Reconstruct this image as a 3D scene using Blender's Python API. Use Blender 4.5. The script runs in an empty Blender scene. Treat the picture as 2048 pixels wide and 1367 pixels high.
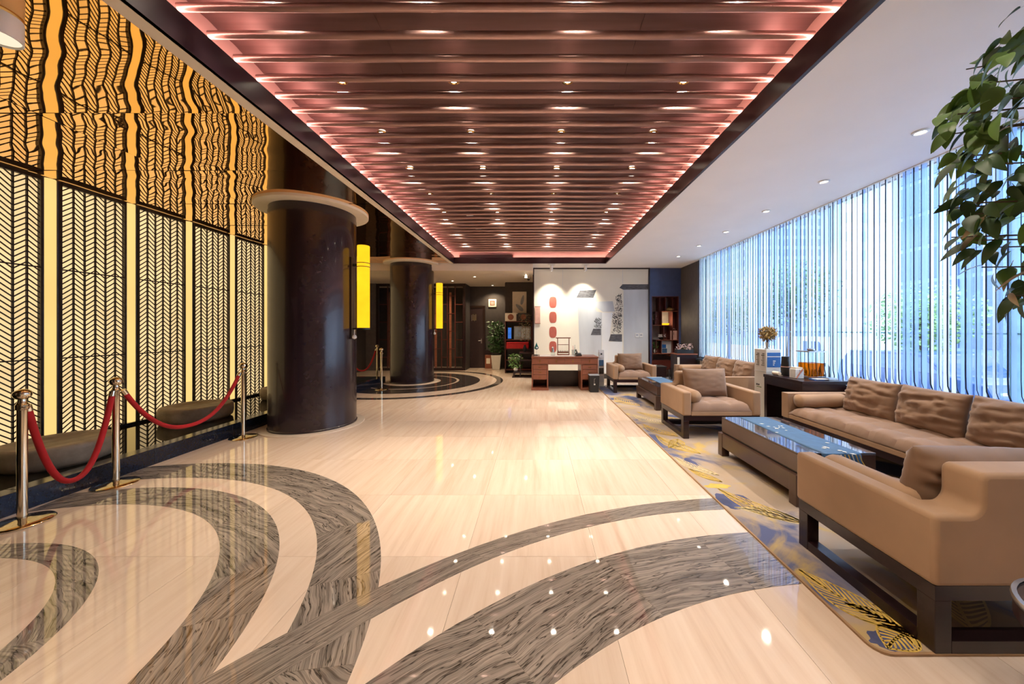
import bpy, math, random
from mathutils import Vector, Matrix, noise
random.seed(11)
PI = math.pi
S = bpy.context.scene
C = S.collection

# ---------------------------------------------------------------- camera
CAMH, F, VX, VY = 1.45, 700.0, 1073.0, 658.0
cam_d = bpy.data.cameras.new('camera')
cam = bpy.data.objects.new('camera', cam_d); C.objects.link(cam)
cam.location = (0, 0, CAMH); cam.rotation_euler = (PI/2, 0, 0)
cam_d.sensor_width = 36; cam_d.sensor_fit = 'HORIZONTAL'
cam_d.lens = F/2048*36
cam_d.shift_x = -(VX-1024)/2048; cam_d.shift_y = (VY-683.5)/2048
cam_d.clip_start = .02; cam_d.clip_end = 500
S.camera = cam
# ---------------------------------------------------------------- view
S.view_settings.view_transform = 'Standard'; S.view_settings.look = 'None'
S.view_settings.exposure = 0.22; S.view_settings.gamma = 1.0
S.view_settings.use_curve_mapping = False
S.cycles.transparent_max_bounces = 24
# ---------------------------------------------------------------- sky
w = bpy.data.worlds.new('sky'); S.world = w; w.use_nodes = True
bg = w.node_tree.nodes['Background']
bg.inputs[0].default_value = (.66, .80, 1.0, 1); bg.inputs[1].default_value = 5.0
sun_d = bpy.data.lights.new('sun', 'SUN'); sun_d.energy = 3.0; sun_d.angle = .05; sun_d.color = (1, .95, .86)
sun = bpy.data.objects.new('sun', sun_d); C.objects.link(sun)
sun.rotation_euler = (math.radians(38), math.radians(-22), 0)
# light levels
SPOT_W, SIDE_W, TRACK_W, COVE_E, PANEL_E, STRIP_E, LAMP_E = 51, 95, 150, 30.0, .98, .98, 1.5

# ---------------------------------------------------------------- helpers
def PX(px, d): return (px-VX)/F*d
def PZ(py, d): return CAMH-(py-VY)/F*d

class MB:
    def __init__(s): s.v = []; s.f = []; s.uv = None
    def add(s, vs, fs):
        o = len(s.v); s.v += [tuple(p) for p in vs]; s.f += [tuple(i+o for i in q) for q in fs]; return s
    def box(s, x0, x1, y0, y1, z0, z1):
        return s.add([(x0,y0,z0),(x1,y0,z0),(x1,y1,z0),(x0,y1,z0),(x0,y0,z1),(x1,y0,z1),(x1,y1,z1),(x0,y1,z1)],
                     [(0,3,2,1),(4,5,6,7),(0,1,5,4),(1,2,6,5),(2,3,7,6),(3,0,4,7)])
    def prism(s, poly, axis, a, b):
        # poly: 2D outline in the plane normal to axis (x: (y,z), y: (x,z), z: (x,y))
        n = len(poly)
        def p(q, t): return {'x': (t, q[0], q[1]), 'y': (q[0], t, q[1]), 'z': (q[0], q[1], t)}[axis]
        vs = [p(q, a) for q in poly]+[p(q, b) for q in poly]
        fs = [tuple(range(n-1, -1, -1)), tuple(range(n, 2*n))]+[(i, (i+1) % n, n+(i+1) % n, n+i) for i in range(n)]
        return s.add(vs, fs)
    def lathe(s, prof, n=24, c=(0,0,0), cap=True, axis='z'):
        vs = []
        for r, z in prof:
            for k in range(n):
                a = 2*PI*k/n; x, y = r*math.cos(a), r*math.sin(a)
                q = {'z': (x, y, z), 'y': (x, z, y), 'x': (z, x, y)}[axis]
                vs.append((c[0]+q[0], c[1]+q[1], c[2]+q[2]))
        m = len(prof); fs = []
        for i in range(m-1):
            for k in range(n):
                fs.append((i*n+k, i*n+(k+1) % n, (i+1)*n+(k+1) % n, (i+1)*n+k))
        if cap: fs += [tuple(range(n-1, -1, -1)), tuple(range((m-1)*n, m*n))]
        return s.add(vs, fs)
    def tube(s, pts, r, n=8, cap=True):
        pts = [Vector(p) for p in pts]; vs = []; fs = []; m = len(pts)
        rr = r if isinstance(r, (list, tuple)) else [r]*m
        up = None
        for i, p in enumerate(pts):
            t = (pts[min(i+1, m-1)]-pts[max(i-1, 0)]).normalized()
            if up is None:
                up = Vector((0, 0, 1)) if abs(t.z) < .9 else Vector((1, 0, 0))
            a = t.cross(up).normalized(); b = a.cross(t).normalized(); up = b
            for k in range(n):
                g = 2*PI*k/n; vs.append(p+(a*math.cos(g)+b*math.sin(g))*rr[i])
        for i in range(m-1):
            for k in range(n):
                fs.append((i*n+k, (i+1)*n+k, (i+1)*n+(k+1) % n, i*n+(k+1) % n))
        if cap: fs += [tuple(range(n)), tuple(range(m*n-1, (m-1)*n-1, -1))]
        return s.add(vs, fs)
    def grid(s, fn, nu, nv, closed_u=False):
        vs = [fn(i/nu, j/nv) for j in range(nv+1) for i in range(nu+1)]
        fs = [(j*(nu+1)+i, j*(nu+1)+i+1, (j+1)*(nu+1)+i+1, (j+1)*(nu+1)+i) for j in range(nv) for i in range(nu)]
        return s.add(vs, fs)
    def xf(s, M, start=0):
        for i in range(start, len(s.v)): s.v[i] = tuple(M @ Vector(s.v[i]))
        return s
    def mesh(s, name, smooth=False, ang=.7):
        me = bpy.data.meshes.new(name); me.from_pydata(s.v, [], s.f)
        if s.uv:
            l = me.uv_layers.new(name='UVMap')
            for lp in me.loops: l.data[lp.index].uv = s.uv[lp.vertex_index]
        me.update()
        if smooth: me.shade_smooth(); me.set_sharp_from_angle(angle=ang)
        return me
    def build(s, name, mat, parent=None, smooth=False, bevel=0, seg=2, ang=.7, loc=None):
        me = s.mesh(name, smooth, ang); me.materials.append(mat)
        return link(name, me, parent, bevel, seg, loc)

def link(name, me, parent=None, bevel=0, seg=2, loc=None, rot=None):
    o = bpy.data.objects.new(name, me); C.objects.link(o); o.parent = parent
    if bevel:
        b = o.modifiers.new('bevel', 'BEVEL'); b.width = bevel; b.segments = seg; b.limit_method = 'ANGLE'; b.angle_limit = .6
        b.harden_normals = False
    if loc: o.location = loc
    if rot: o.rotation_euler = rot
    return o
def tag(o, label=None, cat=None, group=None, kind=None):
    if label: o['label'] = label
    if cat: o['category'] = cat
    if group: o['group'] = group
    if kind: o['kind'] = kind
    return o
def thing(name, label, cat, loc=(0,0,0), rz=0, group=None):
    o = bpy.data.objects.new(name, None); C.objects.link(o); o.location = loc; o.rotation_euler = (0, 0, rz)
    o.empty_display_size = .1
    return tag(o, label, cat, group)
def struct(o): o['kind'] = 'structure'; return o
def root(name, loc=(0,0,0)):
    o = bpy.data.objects.new(name, None); C.objects.link(o); o.location = loc; return struct(o)
def copy_tree(o, parent=None):
    c = o.copy(); C.objects.link(c); c.parent = parent
    for ch in list(o.children): copy_tree(ch, c)
    return c
def box(*a): return MB().box(*a)
ORD = ['first', 'second', 'third', 'fourth', 'fifth', 'sixth', 'seventh', 'eighth', 'ninth', 'tenth', 'eleventh', 'twelfth']

# ---------------------------------------------------------------- materials
def nt(name):
    m = bpy.data.materials.new(name); m.use_nodes = True
    n = m.node_tree.nodes; l = m.node_tree.links
    return m, n, l, n['Principled BSDF']
def pm(name, col, rough=.5, metal=0., var=.12, scale=9., bump=0., sheen=0., coat=0., spec=None, stretch=None, emit=None, es=0., alpha=None, trans=0., ior=None):
    m, n, l, p = nt(name)
    tc = n.new('ShaderNodeTexCoord'); no = n.new('ShaderNodeTexNoise'); no.inputs['Scale'].default_value = scale; no.inputs['Detail'].default_value = 4
    if stretch:
        mp = n.new('ShaderNodeMapping'); mp.inputs['Scale'].default_value = stretch
        l.new(tc.outputs['Object'], mp.inputs[0]); l.new(mp.outputs[0], no.inputs['Vector'])
    else: l.new(tc.outputs['Object'], no.inputs['Vector'])
    r = n.new('ShaderNodeValToRGB'); e = r.color_ramp.elements
    e[0].position = .3; e[1].position = .7
    e[0].color = tuple(c*(1-var) for c in col)+(1,); e[1].color = tuple(min(1, c*(1+var)) for c in col)+(1,)
    l.new(no.outputs['Fac'], r.inputs[0]); l.new(r.outputs[0], p.inputs['Base Color'])
    p.inputs['Roughness'].default_value = rough; p.inputs['Metallic'].default_value = metal
    if sheen: p.inputs['Sheen Weight'].default_value = sheen; p.inputs['Sheen Roughness'].default_value = .4
    if coat: p.inputs['Coat Weight'].default_value = coat; p.inputs['Coat Roughness'].default_value = .05
    if spec is not None: p.inputs['Specular IOR Level'].default_value = spec
    if trans: p.inputs['Transmission Weight'].default_value = trans
    if ior: p.inputs['IOR'].default_value = ior
    if bump:
        b = n.new('ShaderNodeBump'); b.inputs['Strength'].default_value = bump; b.inputs['Distance'].default_value = .01
        l.new(no.outputs['Fac'], b.inputs['Height']); l.new(b.outputs[0], p.inputs['Normal'])
    if emit:
        p.inputs['Emission Color'].default_value = tuple(emit)+(1,); p.inputs['Emission Strength'].default_value = es
    return m
def glow(name, col, strength, var=.0, scale=3.):
    m, n, l, p = nt(name)
    n.remove(p); em = n.new('ShaderNodeEmission'); em.inputs[1].default_value = strength
    tc = n.new('ShaderNodeTexCoord'); no = n.new('ShaderNodeTexNoise'); no.inputs['Scale'].default_value = scale
    r = n.new('ShaderNodeValToRGB'); e = r.color_ramp.elements; e[0].position = .3; e[1].position = .7
    e[0].color = tuple(c*(1-var) for c in col)+(1,); e[1].color = tuple(c*(1+var*.4) for c in col)+(1,)
    l.new(tc.outputs['Object'], no.inputs['Vector']); l.new(no.outputs['Fac'], r.inputs[0]); l.new(r.outputs[0], em.inputs[0])
    l.new(em.outputs[0], n['Material Output'].inputs[0])
    return m
def thin_glass(name, tint, refl=.12):
    m, n, l, p = nt(name); n.remove(p)
    t = n.new('ShaderNodeBsdfTransparent'); t.inputs[0].default_value = tuple(tint)+(1,)
    g = n.new('ShaderNodeBsdfGlossy'); g.inputs['Roughness'].default_value = .02
    lw = n.new('ShaderNodeLayerWeight'); lw.inputs[0].default_value = refl
    mx = n.new('ShaderNodeMixShader'); l.new(lw.outputs['Fresnel'], mx.inputs[0]); l.new(t.outputs[0], mx.inputs[1]); l.new(g.outputs[0], mx.inputs[2])
    l.new(mx.outputs[0], n['Material Output'].inputs[0]); return m

def marble(name):
    m, n, l, p = nt(name)
    tc = n.new('ShaderNodeTexCoord'); oi = n.new('ShaderNodeObjectInfo')
    ml = n.new('ShaderNodeMath'); ml.operation = 'MULTIPLY'; ml.inputs[1].default_value = 61.; l.new(oi.outputs['Random'], ml.inputs[0])
    ad = n.new('ShaderNodeVectorMath'); ad.operation = 'ADD'; l.new(tc.outputs['Object'], ad.inputs[0]); l.new(ml.outputs[0], ad.inputs[1])
    mp = n.new('ShaderNodeMapping'); mp.inputs['Scale'].default_value = (7, .45, 1); mp.inputs['Rotation'].default_value = (0, 0, .09)
    l.new(ad.outputs[0], mp.inputs[0])
    no = n.new('ShaderNodeTexNoise'); no.inputs['Scale'].default_value = 2.2; no.inputs['Detail'].default_value = 9; no.inputs['Roughness'].default_value = .62
    l.new(mp.outputs[0], no.inputs['Vector'])
    r = n.new('ShaderNodeValToRGB'); e = r.color_ramp.elements
    e[0].position = .28; e[0].color = (.67, .49, .365, 1); e[1].position = .72; e[1].color = (.82, .665, .54, 1)
    x = e.new(.48); x.color = (.76, .59, .46, 1)
    l.new(no.outputs['Fac'], r.inputs[0])
    # each slab its own tone
    hs = n.new('ShaderNodeHueSaturation'); mr = n.new('ShaderNodeMapRange'); mr.inputs[3].default_value = .9; mr.inputs[4].default_value = 1.05
    l.new(oi.outputs['Random'], mr.inputs[0]); l.new(mr.outputs[0], hs.inputs['Value']); l.new(r.outputs[0], hs.inputs['Color'])
    l.new(hs.outputs[0], p.inputs['Base Color'])
    p.inputs['Roughness'].default_value = .045; p.inputs['Specular IOR Level'].default_value = .85
    return m
def veined(name, light=(.29, .24, .20), dark=(.02, .016, .014)):
    m, n, l, p = nt(name)
    tc = n.new('ShaderNodeTexCoord')
    # slow warp of the vein direction
    wn = n.new('ShaderNodeTexNoise'); wn.inputs['Scale'].default_value = 2.2; wn.inputs['Detail'].default_value = 3; l.new(tc.outputs['UV'], wn.inputs['Vector'])
    sb = n.new('ShaderNodeVectorMath'); sb.operation = 'SUBTRACT'; sb.inputs[1].default_value = (.5, .5, .5); l.new(wn.outputs['Color'], sb.inputs[0])
    sc = n.new('ShaderNodeVectorMath'); sc.operation = 'SCALE'; sc.inputs['Scale'].default_value = .12; l.new(sb.outputs[0], sc.inputs[0])
    ad = n.new('ShaderNodeVectorMath'); ad.operation = 'ADD'; l.new(tc.outputs['UV'], ad.inputs[0]); l.new(sc.outputs[0], ad.inputs[1])
    def streak(sx, sy, scale, det, rough):
        mp = n.new('ShaderNodeMapping'); mp.inputs['Scale'].default_value = (sx, sy, 1); l.new(ad.outputs[0], mp.inputs[0])
        no = n.new('ShaderNodeTexNoise'); no.inputs['Scale'].default_value = scale; no.inputs['Detail'].default_value = det; no.inputs['Roughness'].default_value = rough
        l.new(mp.outputs[0], no.inputs['Vector']); return no.outputs['Fac']
    def ramp(fac, stops):
        r = n.new('ShaderNodeValToRGB'); e = r.color_ramp.elements
        e[0].position, e[0].color = stops[0][0], stops[0][1]+(1,); e[1].position, e[1].color = stops[-1][0], stops[-1][1]+(1,)
        for q, c in stops[1:-1]: x = e.new(q); x.color = c+(1,)
        l.new(fac, r.inputs[0]); return r.outputs[0]
    L = lambda k: tuple(c*k for c in light)
    base = ramp(streak(.5, 10, 2.0, 8, .6), [(.30, L(.25)), (.40, L(.75)), (.5, L(.95)), (.58, L(1.25)), (.68, L(.6))])
    # thin dark cracks: narrow window of a second streak noise
    g = (1., 1., 1.)
    crack = ramp(streak(.8, 9, 1.7, 5, .5), [(.40, g), (.425, g), (.437, dark), (.45, g), (.52, g), (.532, (.05, .045, .04)), (.545, g), (.60, g)])
    fine = ramp(streak(1.2, 36, 2.4, 4, .6), [(.36, (.35, .33, .31)), (.5, g), (.7, (1.2, 1.18, 1.15))])
    def mul(a_, b_, f):
        mx = n.new('ShaderNodeMix'); mx.data_type = 'RGBA'; mx.blend_type = 'MULTIPLY'; mx.inputs[0].default_value = f; l.new(a_, mx.inputs[6]); l.new(b_, mx.inputs[7]); return mx.outputs[2]
    l.new(mul(mul(base, crack, .92), fine, .8), p.inputs['Base Color'])
    p.inputs['Roughness'].default_value = .03; p.inputs['Specular IOR Level'].default_value = 1.
    return m
def carpet_mat(name):
    m, n, l, p = nt(name)
    tc = n.new('ShaderNodeTexCoord')
    def ramp(fac, stops):
        r = n.new('ShaderNodeValToRGB'); e = r.color_ramp.elements
        e[0].position, e[0].color = stops[0][0], stops[0][1]+(1,); e[1].position, e[1].color = stops[-1][0], stops[-1][1]+(1,)
        for q, c in stops[1:-1]: x = e.new(q); x.color = c+(1,)
        l.new(fac, r.inputs[0]); return r.outputs[0]
    def nz(scale, det, off, dist=0.):
        mp = n.new('ShaderNodeMapping'); mp.inputs['Location'].default_value = off; l.new(tc.outputs['Object'], mp.inputs[0])
        no = n.new('ShaderNodeTexNoise'); no.inputs['Scale'].default_value = scale; no.inputs['Detail'].default_value = det; no.inputs['Distortion'].default_value = dist
        l.new(mp.outputs[0], no.inputs['Vector']); return no.outputs['Fac']
    base = ramp(nz(1.6, 5, (3, 1, 0), .5), [(.3, (.30, .235, .185)), (.5, (.40, .30, .22)), (.7, (.36, .33, .32))])
    navy = ramp(nz(1.1, 6, (7.2, 2.4, 0), .8), [(.52, (0, 0, 0)), (.60, (1, 1, 1))])
    gold = ramp(nz(1.5, 8, (1.7, 8.1, 0), 1.6), [(.56, (0, 0, 0)), (.67, (.85, .85, .85))])
    def mix(f, a, b):
        mx = n.new('ShaderNodeMix'); mx.data_type = 'RGBA'; l.new(f, mx.inputs[0]); l.new(a, mx.inputs[6])
        if isinstance(b, tuple): mx.inputs[7].default_value = b+(1,)
        else: l.new(b, mx.inputs[7])
        return mx.outputs[2]
    c = mix(navy, base, (.085, .10, .20)); c = mix(gold, c, (.50, .34, .09))
    l.new(c, p.inputs['Base Color']); p.inputs['Roughness'].default_value = .95
    b = n.new('ShaderNodeBump'); b.inputs['Strength'].default_value = .3; b.inputs['Distance'].default_value = .002
    l.new(nz(260, 2, (0, 0, 0)), b.inputs['Height']); l.new(b.outputs[0], p.inputs['Normal'])
    return m
def ribbon_mat(name, col, trans_amt):
    m, n, l, p = nt(name); n.remove(p)
    tr = n.new('ShaderNodeBsdfTransparent'); tr.inputs[0].default_value = (.86, .94, 1, 1)
    tl = n.new('ShaderNodeBsdfTranslucent'); tl.inputs[0].default_value = col+(1,)
    df = n.new('ShaderNodeBsdfDiffuse'); df.inputs[0].default_value = col+(1,)
    a = n.new('ShaderNodeMixShader'); a.inputs[0].default_value = .25; l.new(tl.outputs[0], a.inputs[1]); l.new(df.outputs[0], a.inputs[2])
    b = n.new('ShaderNodeMixShader'); b.inputs[0].default_value = trans_amt; l.new(a.outputs[0], b.inputs[1]); l.new(tr.outputs[0], b.inputs[2])
    l.new(b.outputs[0], n['Material Output'].inputs[0]); return m

M = {}
M['marble'] = marble('polished_cream_marble'); M['vein'] = veined('wood_vein_marble'); M['vein_dark'] = veined('dark_wood_vein_marble', (.07, .055, .05), (.008, .007, .007))
M['pale_stone'] = pm('pale_stone', (.66, .55, .44), .15, var=.06)
M['collar'] = pm('cream_collar_paint', (.80, .70, .54), .6, var=.03)
M['grout'] = pm('grout', (.42, .31, .21), .6)
M['white'] = pm('white_paint', (.83, .80, .79), .6, var=.02, scale=2)
M['cream'] = pm('cream_paint', (.78, .68, .55), .55, var=.03, scale=2)
M['fascia'] = pm('dark_plum_lacquer', (.030, .014, .020), .28, var=.15, scale=4)
M['pinkwall'] = pm('copper_pink_paint', (.58, .34, .30), .7, var=.04)
M['plank'] = pm('brushed_copper_plank', (.14, .078, .075), .40, metal=.75, var=.14, scale=2., stretch=(.6, 9, 1))
M['tube'] = pm('copper_tube', (.40, .25, .23), .30, metal=.75, var=.05)
M['mirror'] = pm('gold_mirror', (.93, .55, .20), .015, metal=1., var=.01)
M['seam'] = pm('mirror_seam', (.55, .45, .30), .3, metal=.6)
M['panel_glow'] = glow('backlit_panel', (1.0, .70, .345), PANEL_E, .16, 1.6)
M['strip_glow'] = glow('light_column_diffuser', (1.0, .66, .22), STRIP_E, .10, .8)
M['blackwood'] = pm('black_brown_lattice', (.018, .009, .007), .4)
M['reveal'] = pm('steel_blue_reveal', (.10, .11, .15), .25, metal=.5)
M['leftwall'] = pm('dark_bronze_wall', (.05, .035, .025), .5)
M['granite'] = pm('black_blue_granite', (.012, .016, .03), .12, var=.4, scale=60)
M['water'] = pm('dark_water', (.010, .008, .006), .02, var=.2, spec=.9)
M['stone'] = pm('grey_brown_stone', (.30, .235, .17), .55, var=.35, scale=7, bump=.6)
M['pebble'] = pm('pebbles', (.30, .24, .17), .35, var=.6, scale=30)
M['column'] = pm('dark_aubergine_lacquer', (.022, .012, .018), .27, var=.03, coat=.25)
M['lampyellow'] = glow('yellow_shade', (1.0, .46, .012), LAMP_E, .12, 4)
M['brass'] = pm('brass', (.52, .35, .10), .2, metal=1.)
M['chrome'] = pm('champagne_steel', (.78, .69, .52), .12, metal=1., var=.03)
M['rope'] = pm('red_velvet', (.44, .004, .008), .75, sheen=.12)
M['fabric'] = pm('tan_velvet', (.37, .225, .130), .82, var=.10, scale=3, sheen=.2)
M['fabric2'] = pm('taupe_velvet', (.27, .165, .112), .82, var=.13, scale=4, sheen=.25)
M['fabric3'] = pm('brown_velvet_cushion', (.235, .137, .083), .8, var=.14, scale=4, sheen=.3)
M['darkwood'] = pm('dark_rosewood', (.020, .008, .009), .28, var=.3, scale=3, stretch=(1, 12, 12), coat=.1)
M['tablewood'] = pm('dark_brown_lacquer', (.075, .038, .026), .28, var=.15, scale=3, coat=.2)
M['tabletop'] = pm('glossy_table_top', (.05, .04, .045), .06, var=.1, coat=.6)
M['runner'] = pm('blue_runner', (.04, .11, .22), .6, var=.15, scale=14)
M['runnerwhite'] = pm('white_print', (.75, .74, .68), .7)
M['gold'] = pm('gold_print', (.60, .40, .08), .85, var=.15, scale=12)
M['palegold'] = pm('pale_gold_print', (.66, .52, .28), .85, var=.1, scale=12)
M['carpet'] = carpet_mat('watercolour_carpet')
M['carpetedge'] = pm('carpet_binding', (.34, .20, .10), .8)
M['greywall'] = pm('taupe_wallpaper', (.14, .115, .10), .7)
M['darkwall'] = pm('charcoal_wall', (.055, .045, .042), .6)
M['door'] = pm('dark_plum_door', (.035, .018, .020), .45)
M['mural'] = pm('pale_mural_plaster', (.78, .74, .62), .7, var=.05, scale=1.2)
M['muralgrey'] = pm('grey_wash_print', (.58, .61, .63), .7, var=.16, scale=1.6, stretch=(1, 1, .25))
M['muralpale'] = pm('pale_wash_print', (.80, .82, .82), .7, var=.06, scale=1.6)
M['muralroof'] = pm('slate_roof_print', (.10, .10, .11), .8, var=.5, scale=12, stretch=(1, 1, 5))
M['muralred'] = pm('brick_red_print', (.42, .10, .07), .7, var=.08)
M['navy'] = pm('navy_wall', (.055, .085, .20), .5, var=.08)
M['sidewall'] = pm('grey_brown_side_wall', (.085, .075, .075), .65)
M['deskwood'] = pm('red_brown_walnut', (.26, .085, .045), .35, var=.2, scale=3, stretch=(1, 6, 10))
M['black'] = pm('black_plastic', (.012, .012, .013), .4)
M['whiteplastic'] = pm('white_plastic', (.74, .73, .70), .35, var=.03)
M['greyplastic'] = pm('grey_plastic', (.33, .35, .38), .4)
M['blueplastic'] = pm('blue_panel', (.025, .13, .42), .3, var=.15)
M['ink'] = pm('printed_ink', (.05, .05, .05), .7)
M['inkgreen'] = pm('green_ink', (.10, .20, .06), .7)
M['paper'] = pm('paper', (.80, .72, .60), .8, var=.04)
M['pink'] = pm('pink_paper_bag', (.62, .37, .30), .7)
M['glass'] = thin_glass('clear_glass', (.93, .97, 1.0), .10)
M['glassobj'] = thin_glass('drinking_glass', (.90, .94, .95), .12)
M['tea'] = thin_glass('orange_tea', (.92, .37, .05), .05)
M['steel'] = pm('steel', (.5, .5, .5), .3, metal=1.)
M['leaf'] = pm('green_leaf', (.105, .215, .035), .42, var=.4, scale=3)
M['leafdark'] = pm('dark_green_leaf', (.035, .085, .022), .42, var=.4, scale=3)
M['leafdry'] = pm('dry_tan_leaf', (.34, .24, .12), .6, var=.25, scale=6)
M['bark'] = pm('bark', (.10, .07, .045), .85, var=.4, scale=14, bump=.5)
M['pot'] = pm('white_ceramic', (.68, .65, .60), .25, var=.03)
M['soil'] = pm('soil', (.03, .02, .014), .95)
M['goldplant'] = pm('dried_golden_twigs', (.34, .22, .07), .6, var=.4)
M['red'] = pm('red_satin', (.55, .015, .02), .35)
M['teal'] = pm('teal_glaze', (.02, .12, .12), .2)
M['shelfwood'] = pm('mahogany_shelf', (.11, .025, .018), .35, var=.2, scale=3)
M['shelfback'] = pm('grey_shelf_back', (.30, .27, .26), .7)
M['flower'] = pm('white_flowers', (.78, .72, .68), .7)
M['blossom'] = pm('pink_blossoms', (.60, .42, .40), .7)
M['drumlens'] = glow('drum_lamp_lens', (1.0, .86, .62), .9)
M['lens'] = glow('lamp_lens', (1.0, .88, .68), 30.)
M['lenscool'] = glow('lamp_lens_neutral', (1.0, .94, .85), 10.)
M['cove'] = glow('cove_led', (1.0, .60, .50), COVE_E)
M['screen'] = glow('tablet_screen', (.06, .22, .75), .8, .3, 8)
M['ribbon'] = ribbon_mat('sheer_strand', (.94, .96, 1.0), .35)
M['ribbonblue'] = ribbon_mat('blue_sheer_strand', (.50, .64, 1.0), .50)
M['cord'] = pm('dark_blue_cord', (.012, .030, .075), .5)
M['fin'] = pm('pale_glass_fin', (.32, .62, .72), .2, trans=.3)
M['frame'] = pm('blue_grey_frame', (.035, .055, .085), .4)
M['road'] = pm('pavement', (.45, .46, .48), .9)
M['facadeblue'] = pm('blue_facade', (.20, .29, .50), .5)
M['facadeglass'] = pm('facade_window', (.10, .16, .32), .15)
M['facadewhite'] = pm('white_facade', (.62, .64, .68), .7)
M['facadepale'] = pm('pale_window', (.36, .44, .56), .3)
M['carpaint'] = pm('blue_car_paint', (.02, .055, .18), .2, coat=.6)
M['vanpaint'] = pm('white_van_paint', (.75, .77, .8), .3)
M['tyre'] = pm('tyre', (.015, .015, .016), .8)
M['treeleaf'] = pm('street_leaf', (.10, .20, .12), .7, var=.4)
M['hedgeleaf'] = pm('hedge_leaf', (.20, .34, .17), .7, var=.4)

# ================================================================= FLOOR
floor = struct(box(-6.6, 4.5, -3.2, 14.2, -.20, -.006).build('floor', M['grout']))
TS = .83; XO, YO = -.45, 2.235
tm = box(-TS/2+.0009, TS/2-.0009, -TS/2+.0009, TS/2-.0009, -.006, 0).mesh('floor_tile'); tm.materials.append(M['marble'])
for i in range(-8, 7):
    for j in range(-6, 15):
        x, y = XO+(i+.5)*TS, YO+(j+.5)*TS
        if x < -4.4 and y < 9.3: continue
        if x > 2.1 and 2 < y < 8.5: continue
        if x < -6.2 or x > 4.2 or y < -3 or y > 13.9: continue
        link('floor_tile', tm, floor, loc=(x, y, 0))

def arc_piece(c1, r1, c2, r2, a0, a1, rot, z=.0016, mat='vein', n=14, xmin=-4.095, xmax=1.512, name='inlay_stone', uvo=None):
    mb = MB(); uv = []; uvo = uvo or (random.uniform(0, 40), random.uniform(0, 40)); cr, sr = math.cos(rot), math.sin(rot)
    def pt(c, r, a):
        x, y = c[0]+r*math.cos(a), c[1]+r*math.sin(a)
        return (min(max(x, xmin), xmax), y)
    top = []
    for k in range(n+1):
        a = a0+(a1-a0)*k/n
        for c, r in ((c1, r1), (c2, r2)):
            p = pt(c, r, a); top.append(p)
            u, v = a*(r1+r2)/2, r
            uv.append((uvo[0]+u*cr-v*sr, uvo[1]+u*sr+v*cr))
    if max(p[0] for p in top)-min(p[0] for p in top) < .01: return
    m = len(top)
    mb.add([(x, y, z) for x, y in top]+[(x, y, -.001) for x, y in top],
           [(2*k+1, 2*k, 2*k+2, 2*k+3) for k in range(n)]+[(2*k, m+2*k, m+2*k+2, 2*k+2) for k in range(n)]
           + [(2*k+1, 2*k+3, m+2*k+3, m+2*k+1) for k in range(n)]+[(0, 1, m+1, m), (m-2, m+m-2, m+m-1, m-1)])
    mb.uv = uv+uv
    return mb.build(name, M[mat], floor)
# rings round the near column (just outside the left of the frame)
NC = (-3.4, 1.15)
def ring(c, ri, ro, cuts, rots, **k):
    for a, b, r in zip(cuts[:-1], cuts[1:], rots): arc_piece(c, ri, c, ro, a, b-.0006, r, **k)
ring(NC, 2.27, 2.64, [-.9, -.25, .14, .37, .62, .95, 1.35, 1.9], [.1, .9, .2, -.75, .25, .1, -.15])
ring(NC, 1.75, 2.06, [-.9, -.1, .32, .52, .95, 1.4, 1.95], [.5, .2, -.5, .35, .05, .3])
ring(NC, 1.07, 1.225, [-.9, -.05, .42, .85, 1.4, 2.2], [.1, 1.0, .3, .05, .4])
# great arcs sweeping in from the carpet
A1, B1 = ((1.899, -1.2), 4.218), ((1.694, -.691), 3.512)
A2, B2 = ((1.778, -.88), 3.388), ((1.781, -.821), 2.828)
for k, (q, b, r) in enumerate(zip([1.58, 1.90, 2.17, 2.42, 2.66], [1.90, 2.17, 2.42, 2.66, 3.0], [.5, -.45, .2, -.05, .1])):
    arc_piece(B1[0], B1[1], A1[0], A1[1], q, b-.0006, r, z=.0024)
for q, b, r in zip([1.56, 1.77, 1.985, 2.24, 2.6], [1.77, 1.985, 2.24, 2.6, 2.95], [.06, -.12, .12, -.2, .15]):
    arc_piece(B2[0], B2[1], A2[0], A2[1], q, b-.0006, r, z=.0020)
# rings round the far column
COLS = [(-3.4, 1.15), (-3.4, 5.36), (-3.44, 9.7)]
FC = COLS[2]
seg = [i*PI/4 for i in range(-4, 5)]
ring(FC, 2.32, 2.5, seg, [.1]*8, mat='vein_dark')
ring(FC, 1.27, 1.85, seg, [.1, .4, .2, .7, .1, .3, .2, .5], mat='vein_dark')
ring(FC, .76, 1.2, seg, [.1, .4, .2, .7, .1, .3, .2, .5], mat='vein_dark')

# ================================================================= CEILING
ceil = root('ceiling')
ZC = 3.25
MX0, MX1 = -2.38, -2.25           # cream strip
FY = 9.57
box(1.90, 4.32, -3.2, 10.45, ZC, ZC+.08).build('white_ceiling_board', M['white'], ceil)
box(-6.1, MX0, -3.2, -.25, ZC, ZC+.08).build('white_ceiling_board', M['white'], ceil)
box(MX0, 1.90, -3.2, -1.30, ZC, ZC+.08).build('white_ceiling_board', M['white'], ceil)
box(-.12, 1.90, FY+.06, 10.45, ZC, ZC+.08).build('white_ceiling_board', M['white'], ceil)
box(-6.2, -.12, FY+.06, 14.0, ZC-.19, ZC-.11).build('cream_ceiling_board', M['cream'], ceil)
box(-6.2, -.12, FY+.04, FY+.06, ZC-.19, ZC+.02).build('bulkhead_board', M['cream'], ceil)
box(MX0, MX1-.002, -1.30, FY, ZC, ZC+.04).build('cream_border_strip', M['cream'], ceil)
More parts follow.
